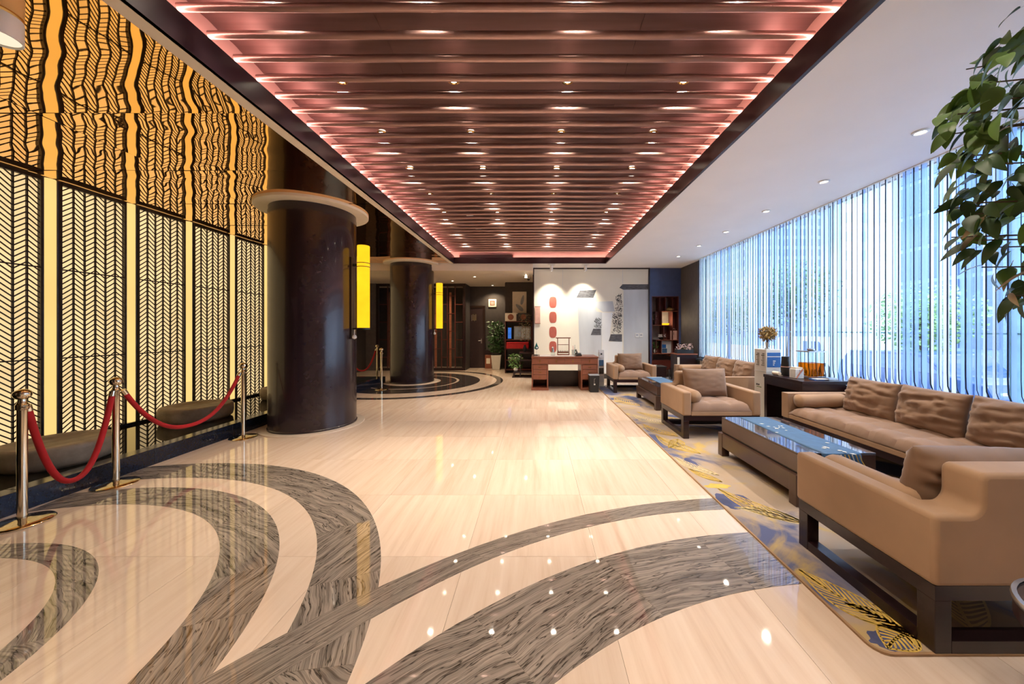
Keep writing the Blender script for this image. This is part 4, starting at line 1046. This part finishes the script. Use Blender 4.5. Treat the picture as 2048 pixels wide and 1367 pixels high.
# round side table at the right edge
t = thing('round_side_table', 'round dark side table with a steel rim at the right edge', 'side table', (1.92, 1.10, .001)); t.scale = (1, 1, .875)
R = .255
MB().lathe([(R-.012, .548), (R-.012, .552), (.01, .552)], 48).build('glass_top', M['tabletop'], t, True)
MB().lathe([(R-.013, .535), (R, .535), (R+.003, .548), (R, .560), (R-.013, .560)], 48, cap=False).build('steel_rim', M['steel'], t, True)
MB().lathe([(R-.014, .47), (R-.003, .47), (R-.003, .535), (R-.014, .535)], 48, cap=False).build('apron_ring', M['darkwood'], t, True)
for k in range(4):
    a = PI/4+k*PI/2+.5; c, s = math.cos(a), math.sin(a)
    MB().tube([(c*(R-.02), s*(R-.02), .48), (c*(R-.035), s*(R-.035), .25), (c*(R-.005), s*(R-.005), .0)], [.02, .016, .014], 8).build('leg', M['darkwood'], t, True)
MB().lathe([(R-.04, .10), (R-.028, .10), (R-.028, .125), (R-.04, .125)], 36, cap=False).build('stretcher_ring', M['brass'], t, True)

# ================================================================= CONSOLE + DISPENSER
t = thing('console_table', 'dark wood console table by the window between the sofas', 'console table', (3.83, 5.05, CZT))
box(-.30, .30, -.40, .40, .70, .745).build('table_top', M['darkwood'], t, bevel=.004); box(-.29, .29, -.39, .39, .60, .70).build('apron', M['darkwood'], t)
for sx in (-.29, .23):
    for sy in (-.39, .33): box(sx, sx+.06, sy, sy+.06, 0, .60).build('leg', M['darkwood'], t)
box(-.23, .23, -.36, -.345, .08, .60).build('door_panel', M['tablewood'], t); box(-.23, .23, .33, .36, .08, .60).build('back_panel', M['darkwood'], t); box(-.28, .28, -.38, .38, .06, .085).build('lower_shelf', M['darkwood'], t)
MB().lathe([(.01, -.365), (.012, -.372), (.004, -.376)], 10, (.0, 0, .4), axis='y').build('door_knob', M['brass'], t, True)
ZT = CZT+.7455
t = thing('water_dispenser', 'tall white floor-standing water dispenser beside the console table', 'water dispenser', (3.73, 5.66, CZT))
box(-.115, .115, -.15, .15, 0, 1.12).build('body', M['whiteplastic'], t, bevel=.008)
box(-.10, .11, -.154, -.1505, .84, 1.07).build('front_panel', M['blueplastic'], t); box(-.10, .11, -.156, -.1545, 1.0, 1.012).build('panel_line', M['whiteplastic'], t)
for k in range(3): box(-.01, .01+.01*k, -.156, -.1545, .87+.03*k, .885+.03*k).build('print', M['whiteplastic'], t)
box(-.02, .035, -.156, -.1505, .22, .62).build('label_strip', M['greyplastic'], t)
for k in range(9): box(-.008, .022, -.159, -.1565, .25+.04*k, .27+.04*k).build('print', M['ink'], t)
for c in range(2):
    for k in range(8): box(-.119, -.1155, -.11+c*.13, -.11+c*.13+(.05 if k % 3 else .075), .86+.026*k, .868+.026*k+(.004 if k > 5 else 0)).build('print', M['ink'], t)
for k in range(4): box(-.119, -.1155, .0-.03*k+.06, .018-.03*k+.06, .50, .515).build('print', M['inkgreen'], t)
for k in range(2): box(-.119, -.1155, .06-.045*k, .09-.045*k, .53, .555).build('print', M['ink'], t)
box(-.118, .118, -.152, .152, .76, .766).build('seam', M['greyplastic'], t)
t = thing('dried_ball_plant', 'golden dried twig ball in a silver vase on the water dispenser', 'plant', (3.72, 5.64, CZT+1.1205))
MB().lathe([(.035, 0), (.04, .01), (.02, .03), (.025, .08), (.03, .11), (.028, .11), (.01, .03)], 16).build('vase', M['steel'], t, True)
MB().tube([(0, 0, .03), (0, 0, .2)], .012, 8).build('stem', M['bark'], t)
random.seed(6); mb = MB()
for k in range(1000):
    v = Vector((random.gauss(0, 1), random.gauss(0, 1), random.gauss(0, 1))).normalized(); r = .125*random.uniform(.55, 1); p = Vector((v.x*r, v.y*r, .25+v.z*r*.95)); q = p+Vector((random.gauss(0, .02), random.gauss(0, .02), random.gauss(0, .02))); w2 = Vector((random.gauss(0, .009), random.gauss(0, .009), random.gauss(0, .009)))
    mb.add([p, p+w2, q+w2, q], [(0, 1, 2, 3)])
tag(mb.build('twigs', M['goldplant'], t), kind='stuff')
t = thing('speaker', 'black cylinder speaker with a pale band on the console table', 'speaker', (3.74, 5.26, ZT)); MB().lathe([(.055, 0), (.06, .01), (.06, .12), (.058, .125)], 20).build('lower_body', M['black'], t, True); MB().lathe([(.0595, .126), (.0595, .138)], 20).build('band', M['pink'], t); MB().lathe([(.056, .139), (.05, .28), (.045, .285)], 20).build('upper_body', M['black'], t, True)
t = thing('drink_dispenser', 'square glass drink dispenser half full of orange tea on the console table', 'drink dispenser', (3.92, 5.00, ZT))
for nm, a, mt in (('base_plate', (-.12, .12, -.12, .12, 0, .02), 'steel'), ('lid', (-.125, .125, -.125, .125, .37, .385), 'steel'), ('tea', (-.104, .104, -.104, .104, .032, .215), 'tea')): box(*a).build(nm, M[mt], t)
for nm, a in (('glass_wall', (-.112, .112, -.112, -.106, .02, .37)), ('glass_wall', (-.112, .112, .106, .112, .02, .37)), ('glass_wall', (-.112, -.106, -.106, .106, .02, .37)), ('glass_wall', (.106, .112, -.106, .106, .02, .37))): box(*a).build(nm, M['glassobj'], t)
MB().lathe([(.03, .385), (.05, .395), (.045, .415), (.01, .425)], 14).build('lid_knob', M['steel'], t, True); MB().tube([(-.112, -.03, .06), (-.17, -.03, .06), (-.175, -.03, .03)], .012, 8).build('tap', M['steel'], t, True)
t = thing('paper_cup_box', 'white box of paper napkins beside the glass drink dispenser', 'box', (3.70, 4.98, ZT)); box(-.06, .06, -.06, .06, 0, .13).build('box_body', M['whiteplastic'], t, bevel=.005); box(-.05, .05, -.05, .05, .13, .155).build('napkins', M['paper'], t); box(-.004, .004, -.064, -.0605, .08, .125).build('print', M['greyplastic'], t)
t = thing('wooden_ladle', 'wooden tongs leaning on the white napkin box', 'tongs', (3.62, 4.88, ZT)); MB().tube([(0, 0, .006), (.05, .02, .06), (.12, .04, .13)], .007, 6).build('handle', M['deskwood'], t, True); MB().tube([(.0, -.012, .006), (.05, .008, .055), (.12, .03, .125)], .006, 6).build('handle', M['deskwood'], t, True)
t = thing('hand_towel', 'small rolled cream towel near the speaker on the console table', 'towel', (3.62, 5.28, ZT)); MB().lathe([(.01, -.07), (.028, -.065), (.03, 0), (.028, .065), (.01, .07)], 14, (0, 0, .03), axis='y').build('roll', M['paper'], t, True); box(.02, .05, -.06, .06, 0, .006).build('loose_end', M['paper'], t)
t = thing('folded_leaflet', 'blue and white leaflets lying at the front of the console table', 'leaflets', (3.88, 4.78, ZT)); box(-.12, .02, -.05, .05, 0, .012).build('leaflet', M['blueplastic'], t); box(-.10, .06, -.06, .03, .012, .02).build('leaflet', M['whiteplastic'], t); box(.07, .2, -.05, .06, 0, .03).build('tray', M['steel'], t, bevel=.004)

# ================================================================= DESK
dk = thing('writing_desk', 'red-brown walnut pedestal desk in front of the mural', 'desk', (.675, 8.65, .001)); L2 = .795
box(-L2, L2, -.35, .35, .765, .80).build('desk_top', M['deskwood'], dk, bevel=.004)
box(-L2+.005, L2-.005, -.32, .34, .61, .765).build('drawer_case', M['deskwood'], dk)
for a, b in ((-L2+.01, -.40), (-.395, -.005), (.0, .385), (.39, L2-.01)):
    o = box(a, b, -.335, -.32, .62, .758).build('drawer', M['deskwood'], dk, bevel=.004); c = (a+b)/2; box(c-.006, c+.006, -.348, -.336, .66, .72).build('drawer_pull', M['brass'], o)
for s, a, b in ((-1, -L2+.005, -.395), (1, .385, L2-.005)):
    for x in (a, b-.03): box(x, x+.03, -.33, .33, .0, .61).build('pedestal_side', M['deskwood'], dk)
    box(a+.03, b-.03, .30, .33, .0, .61).build('pedestal_back', M['deskwood'], dk); box(a-.01, b+.01, -.345, .33, -.0, .055).build('plinth', M['deskwood'], dk, bevel=.006)
    for k in range(3):
        z = .255+.118*k; o = box(a+.034, b-.034, -.335, .28, z, z+.112).build('drawer', M['deskwood'], dk, bevel=.004); c = (a+b)/2; box(c-.03, c+.03, -.347, -.336, z+.05, z+.06).build('drawer_pull', M['brass'], o)
box(-.395, .385, .27, .285, .0, .40).build('modesty_panel', M['darkwood'], dk)
ZD = .802
t = thing('felt_mat', 'cream writing mat spread over the walnut desk', 'mat', (.50, 8.62, ZD)); box(-.42, .42, -.30, .28, 0, .004).build('cloth', M['flower'], t); box(-.415, .415, -.295, -.285, .004, .0044).build('border_stripe', M['paper'], t)
ZM = ZD+.0045
t = thing('brush_rack', 'wooden calligraphy brush rack with hanging brushes on the desk', 'brush rack', (.665, 8.72, ZM))
for x in (-.15, .135): box(x, x+.02, -.012, .012, 0, .42).build('post', M['deskwood'], t)
box(-.185, .185, -.016, .016, .415, .44).build('top_bar', M['deskwood'], t); box(-.15, .15, -.04, .04, 0, .025).build('base_bar', M['deskwood'], t); box(-.13, .13, -.01, .01, .05, .09).build('lower_bar', M['deskwood'], t); box(-.13, .13, -.008, .008, .255, .268).build('middle_bar', M['deskwood'], t)
for k in range(6):
    x = -.11+.044*k; b = MB().tube([(x, -.018, .25), (x, -.018, .12)], .004, 6).build('brush', M['paper'], t); MB().lathe([(.005, .12), (.007, .105), (.001, .07)], 8, (x, -.018, 0)).build('brush_tip', M['ink'], b)
t = thing('crystal_ornament', 'clear crystal ornament standing left of the brush rack', 'ornament', (.40, 8.60, ZM)); box(-.05, .05, -.03, .03, 0, .08).build('base', M['glassobj'], t, bevel=.005); MB().lathe([(.03, .08), (.04, .12), (.02, .16), (.03, .19), (.005, .22)], 10).build('figure', M['steel'], t, True)
t = thing('pen_holder', 'glass pen holder with brushes right of the brush rack', 'pen holder', (.915, 8.62, ZM)); MB().lathe([(.04, 0), (.045, .01), (.045, .14), (.04, .14), (.036, .01)], 16).build('cup', M['glassobj'], t, True)
for k in range(4): MB().tube([(.01*math.cos(k*2), .01*math.sin(k*2), .01), (.03*math.cos(k*2), .03*math.sin(k*2), .2+.02*k)], .005, 6).build('pen', M[['ink', 'deskwood', 'red', 'greyplastic'][k]], t)
t = thing('desk_phone', 'black desk telephone at the right of the writing mat', 'telephone', (1.03, 8.58, ZD)); MB().prism([(-.1, 0), (.1, 0), (.1, .07), (-.1, .025)], 'x', -.07, .07).build('phone_base', M['black'], t, bevel=.005); MB().tube([(-.05, -.10, .06), (-.05, -.09, .10), (-.05, .09, .14), (-.05, .10, .10)], .016, 8).build('handset', M['black'], t, True); box(-.01, .05, -.06, .02, .055, .062).build('keypad', M['greyplastic'], t)
t = thing('teal_ornament', 'teal flame-shaped glazed ornament on a stand at the left of the desk', 'ornament', (-.0, 8.80, ZD)); box(-.04, .04, -.03, .03, 0, .012).build('foot', M['steel'], t); MB().tube([(0, 0, .01), (0, 0, .14)], .005, 6).build('stem', M['steel'], t)
MB().lathe([(.02, .14), (.05, .16), (.055, .19), (.03, .24), (.01, .29), (.002, .32)], 14).build('flame_body', M['teal'], t, True); MB().lathe([(.02, -.052), (.022, -.058), (.01, -.06)], 12, (.012, 0, .19), axis='y').build('spiral', M['muralpale'], t)
t = thing('ink_tray', 'low glass ink tray at the left end of the desk', 'tray', (-.02, 8.50, ZD)); box(-.09, .09, -.05, .05, 0, .012).build('tray_base', M['glassobj'], t); box(-.09, .09, -.05, -.044, .012, .05).build('tray_wall', M['glassobj'], t); box(-.05, .05, -.03, .03, .012, .03).build('ink_stone', M['black'], t)
t = thing('waste_bin', 'black office waste bin in front of the desk', 'waste bin', (PX(1187.5, 8.12), 8.13, .001))
mb = MB(); mb.add([(-.10, -.10, 0), (.10, -.10, 0), (.10, .10, 0), (-.10, .10, 0), (-.115, -.115, .385), (.115, -.115, .385), (.115, .115, .385), (-.115, .115, .385)], [(0, 3, 2, 1), (0, 1, 5, 4), (1, 2, 6, 5), (2, 3, 7, 6), (3, 0, 4, 7), (4, 5, 6, 7)]); mb.build('bin_body', M['black'], t, bevel=.012)
box(-.12, .12, -.12, .12, .385, .40).build('rim', M['greyplastic'], t, bevel=.004); box(-.015, .02, -.114, -.108, .17, .20).build('label', M['whiteplastic'], t); MB().tube([(-.005, -.114, .2), (-.005, -.118, .31), (.02, -.118, .32)], .005, 6).build('handle', M['steel'], t)
t = thing('brochure_stand', 'narrow white leaflet stand right of the desk', 'leaflet stand', (PX(1203, 8.75), 8.8, CZ+.0016)); box(-.07, .07, -.02, .02, .02, .92).build('back_panel', M['whiteplastic'], t); box(-.09, .09, -.08, .08, 0, .02).build('base', M['greyplastic'], t)
for k, mt in enumerate(('paper', 'ink', 'blueplastic', 'whiteplastic')): box(-.055, .055, -.034, -.021, .12+.20*k, .27+.20*k).build('leaflet', M[['muralgrey', 'ink', 'runner', 'whiteplastic'][k]], t)
box(-.02, .02, -.037, -.0345, .80, .84).build('icon', M['ink'], t)

# ================================================================= INDOOR TREE
random.seed(31)
tr = thing('indoor_tree', 'tall leafy green indoor tree reaching in from the right edge', 'tree', (3.15, 1.30, .001))
TX, TY = 3.15, 1.30
MB().lathe([(.13, 0), (.17, .02), (.20, .36), (.205, .38), (.18, .38), (.17, .33)], 32).build('pot', M['pot'], tr, True)
MB().lathe([(.175, .335), (.01, .345)], 24).build('soil', M['soil'], tr)
MB().tube([(0, 0, .3), (.02, .01, .9), (-.03, .03, 1.5), (-.10, .06, 2.0), (-.16, .08, 2.5)], [.035, .032, .028, .022, .014], 10).build('trunk', M['bark'], tr, True)
def leafmesh(L, W_, curl):
    mb = MB(); n = 8; vs = []
    for i in range(n+1):
        u = i/n; w2 = W_*.5*(math.sin(PI*u**.85)**.75)*(1-.25*u); z = -curl*L*u*u
        vs += [(-w2, L*u, z+.12*w2), (0, L*u, z-.06*w2), (w2, L*u, z+.12*w2)]
    mb.add(vs, [q for i in range(n) for q in ((3*i, 3*i+1, 3*i+4, 3*i+3), (3*i+1, 3*i+2, 3*i+5, 3*i+4))])
    mb.add([(-.0012, -.03, 0), (.0012, -.03, 0), (.0012, .0, 0), (-.0012, .0, 0)], [(0, 1, 2, 3)])
    return mb
LM = []
for L, W_, c, mt in ((.115, .072, .35, 'leaf'), (.10, .066, .55, 'leaf'), (.115, .07, .4, 'leafdark'), (.10, .055, .7, 'leafdark'), (.13, .032, .3, 'leafdry')):
    me = leafmesh(L, W_, c).mesh('leaf', True, 3); me.materials.append(M[mt]); LM.append(me)
def lim(z):
    P_ = [(1.45, 2.36), (1.56, 2.30), (1.72, 2.22), (1.85, 2.12), (2.0, 2.05), (2.2, 2.02), (2.4, 1.99), (2.55, 1.97), (2.65, 2.05), (2.8, 2.14), (2.93, 2.33), (3.05, 2.5)]
    for (a, b), (c, d_) in zip(P_[:-1], P_[1:]):
        if a <= z <= c: return b+(d_-b)*(z-a)/(c-a)
    return 9
tips = []
for k in range(30):
    z = random.uniform(1.6, 2.95); x = max(lim(z), 0)+abs(random.gauss(0, .16)); y = random.uniform(1.56, 1.84)
    tips.append((x, y, z))
for x, y, z in tips:
    h = min(2.4, max(1.3, z-.35)); A = Vector((-.04-(h-1.5)*.1, .04, h)); B = Vector((x-TX, y-TY, z)); Mid = A.lerp(B, .55)+Vector((0, 0, .13))
    MB().tube([A, Mid, B], [.009, .006, .003], 5).build('branch', M['bark'], tr, True)
cnt = 0
while cnt < 285:
    z = random.uniform(1.50, 3.0)
    if random.random() < .5: bx, by, bz = random.choice(tips); x, y, z = bx+random.gauss(0, .08), by+random.gauss(0, .07), bz+random.gauss(0, .06)
    else: x, y = lim(z)+abs(random.gauss(0, .26)), random.uniform(1.5, 1.9)
    if not 1.5 < z < 3.02 or x < lim(z)*y/1.7: continue
    if z < 1.85 and random.random() < .45: continue
    i = random.choice([0, 0, 1, 1, 2]) if z > 2.25 else random.choice([2, 2, 3, 3, 0])
    if random.random() < .06: i = 4
    o = link('leaf', LM[i], tr, loc=(x-TX, y-TY, z)); o.rotation_euler = (random.uniform(-1.2, -.1), random.uniform(-.7, .7), random.uniform(.4, 2.6)); s = random.uniform(.75, 1.15); o.scale = (s, s, s); cnt += 1

# ================================================================= OUTSIDE
GZ = -.85
struct(box(4.45, 160, -60, 160, GZ-.3, GZ).build('ground', M['road']))
def building(name, label, x0, x1, y0, y1, h, wall, glassm, wx, wz, gap):
    t = thing(name, label, 'building', ((x0+x1)/2, (y0+y1)/2, GZ+.001), 0); a, b = (x1-x0)/2, (y1-y0)/2
    box(-a, a, -b, b, 0, h).build('walls', M[wall], t); box(-a-.15, a+.15, -b-.15, b+.15, h, h+.4).build('roof_edge', M[wall], t)
    mb = MB(); z = 1.2
    while z+wz < h:
        y = -b+gap
        while y+wx < b: mb.box(-a-.06, -a, y, y+wx, z, z+wz); y += wx+gap
        x = -a+gap
        while x+wx < a: mb.box(x, x+wx, -b-.06, -b, z, z+wz); x += wx+gap
        z += wz+gap*1.1
    tag(mb.build('windows', M[glassm], t), kind='stuff'); return t
building('office_tower', 'tall blue tower outside at the far left of the window', 30, 42, 50, 63, 42, 'facadeblue', 'facadeglass', .7, .9, .5)
building('apartment_block', 'pale apartment block outside behind the street trees', 46, 60, 54, 76, 30, 'facadewhite', 'facadepale', 1.4, 1.5, 1.3)
building('glass_building', 'dark blue glass building outside at the right of the window', 25, 38, 18.6, 24.6, 26, 'facadeblue', 'facadeglass', 1.6, 1.9, .25)
building('white_building', 'white building outside at the right end of the window', 22, 36, 6.5, 16.2, 14, 'facadewhite', 'facadepale', 1.1, 1.3, .9)
def street_tree(x, y, zc, r, lab, mat, n, seed):
    random.seed(seed); t = thing('street_tree', lab, 'tree', (x, y, GZ+.001), 0, 'street trees outside')
    MB().tube([(0, 0, 0), (.05, 0, (zc-GZ)*.5), (0, .05, zc-GZ)], [.16, .12, .06], 8).build('trunk', M['bark'], t, True)
    mb = MB()
    for k in range(n):
        v = Vector((random.gauss(0, 1), random.gauss(0, 1), random.gauss(0, 1))).normalized()*r*random.random()**.45; p = Vector((v.x, v.y, zc-GZ+v.z*.8)); u = Vector((random.gauss(0, 1), random.gauss(0, 1), random.gauss(0, 1))).normalized(); w2 = u.orthogonal().normalized(); s = .12*random.uniform(.6, 1.3)
        mb.add([p-u*s, p-w2*s*.5, p+u*s, p+w2*s*.5], [(0, 1, 2, 3)])
    tag(mb.build('crown', M[mat], t), kind='stuff')
street_tree(13, 18, 3.3, 2.1, 'large dark street tree outside the middle of the window', 'treeleaf', 2600, 1)
street_tree(12.2, 22.2, 2.4, 1.7, 'smaller street tree outside left of the large one', 'treeleaf', 1500, 2)
street_tree(15, 13.6, 1.9, 1.7, 'light green tree outside behind the parked blue car', 'hedgeleaf', 1900, 3)
street_tree(16.6, 10.3, 1.6, 1.3, 'light green bush tree outside at the right behind the car', 'hedgeleaf', 1200, 4)
# cars
def car(name, label, cat, loc, rz, prof, glassp, Wd, paint, L):
    t = thing(name, label, cat, loc, rz)
    MB().prism(prof, 'x', -Wd/2, Wd/2).build('body', M[paint], t, True, bevel=.05, seg=3)
    MB().prism(glassp, 'x', -Wd/2-.008, Wd/2+.008).build('side_window', M['facadeglass'], t)
    for y in (-L*.31, L*.30):
        for s in (-1, 1):
            wl_ = MB().lathe([(.20, -.1), (.33, -.1), (.35, -.07), (.35, .07), (.33, .1), (.20, .1)], 24, (s*(Wd/2-.08), y, .35), axis='x').build('wheel', M['tyre'], t, True)
            MB().lathe([(.19, -.105), (.19, .105)], 16, (s*(Wd/2-.08), y, .35), axis='x').build('hub', M['steel'], wl_)
    for s in (-1, 1): box(s*.55-.15, s*.55+.15, -L/2-.01, -L/2+.03, .62, .75).build('headlight', M['whiteplastic'], t)
    return t
car('parked_suv', 'blue sport utility car parked outside the window', 'car', (11.9, 10.6, GZ+.001), 0,
    [(-2.1, .3), (2.15, .3), (2.2, .8), (2.1, 1.15), (1.75, 1.58), (-.3, 1.64), (-.75, 1.55), (-1.25, 1.05), (-2.05, .92), (-2.2, .6)], [(1.75, 1.1), (1.6, 1.5), (-.25, 1.55), (-.65, 1.48), (-1.05, 1.08)], 1.8, 'carpaint', 4.3)
car('parked_van', 'white van parked outside near the street tree', 'van', (14.6, 17.9, GZ+.001), 0,
    [(-1.9, .3), (2., .3), (2.05, 1.75), (1.9, 1.9), (-1.0, 1.9), (-1.5, 1.2), (-1.95, 1.0)], [(.2, 1.2), (.2, 1.7), (-.9, 1.7), (-1.25, 1.2)], 1.75, 'vanpaint', 4.)
random.seed(8)
hd = thing('hedge', 'low bright hedge outside along the foot of the window', 'hedge', (6.4, 7, GZ+.001)); box(-.3, .3, -5, 6, 0, .55).build('core', M['leafdark'], hd); mb = MB()
for k in range(2600):
    p = Vector((random.uniform(-.4, .4), random.uniform(-5, 6), random.uniform(.1, .85))); u = Vector((random.gauss(0, 1), random.gauss(0, 1), random.gauss(0, 1))).normalized(); w2 = u.orthogonal().normalized(); s = .06
    mb.add([p-u*s, p-w2*s*.5, p+u*s, p+w2*s*.5], [(0, 1, 2, 3)])
tag(mb.build('foliage', M['hedgeleaf'], hd), kind='stuff')
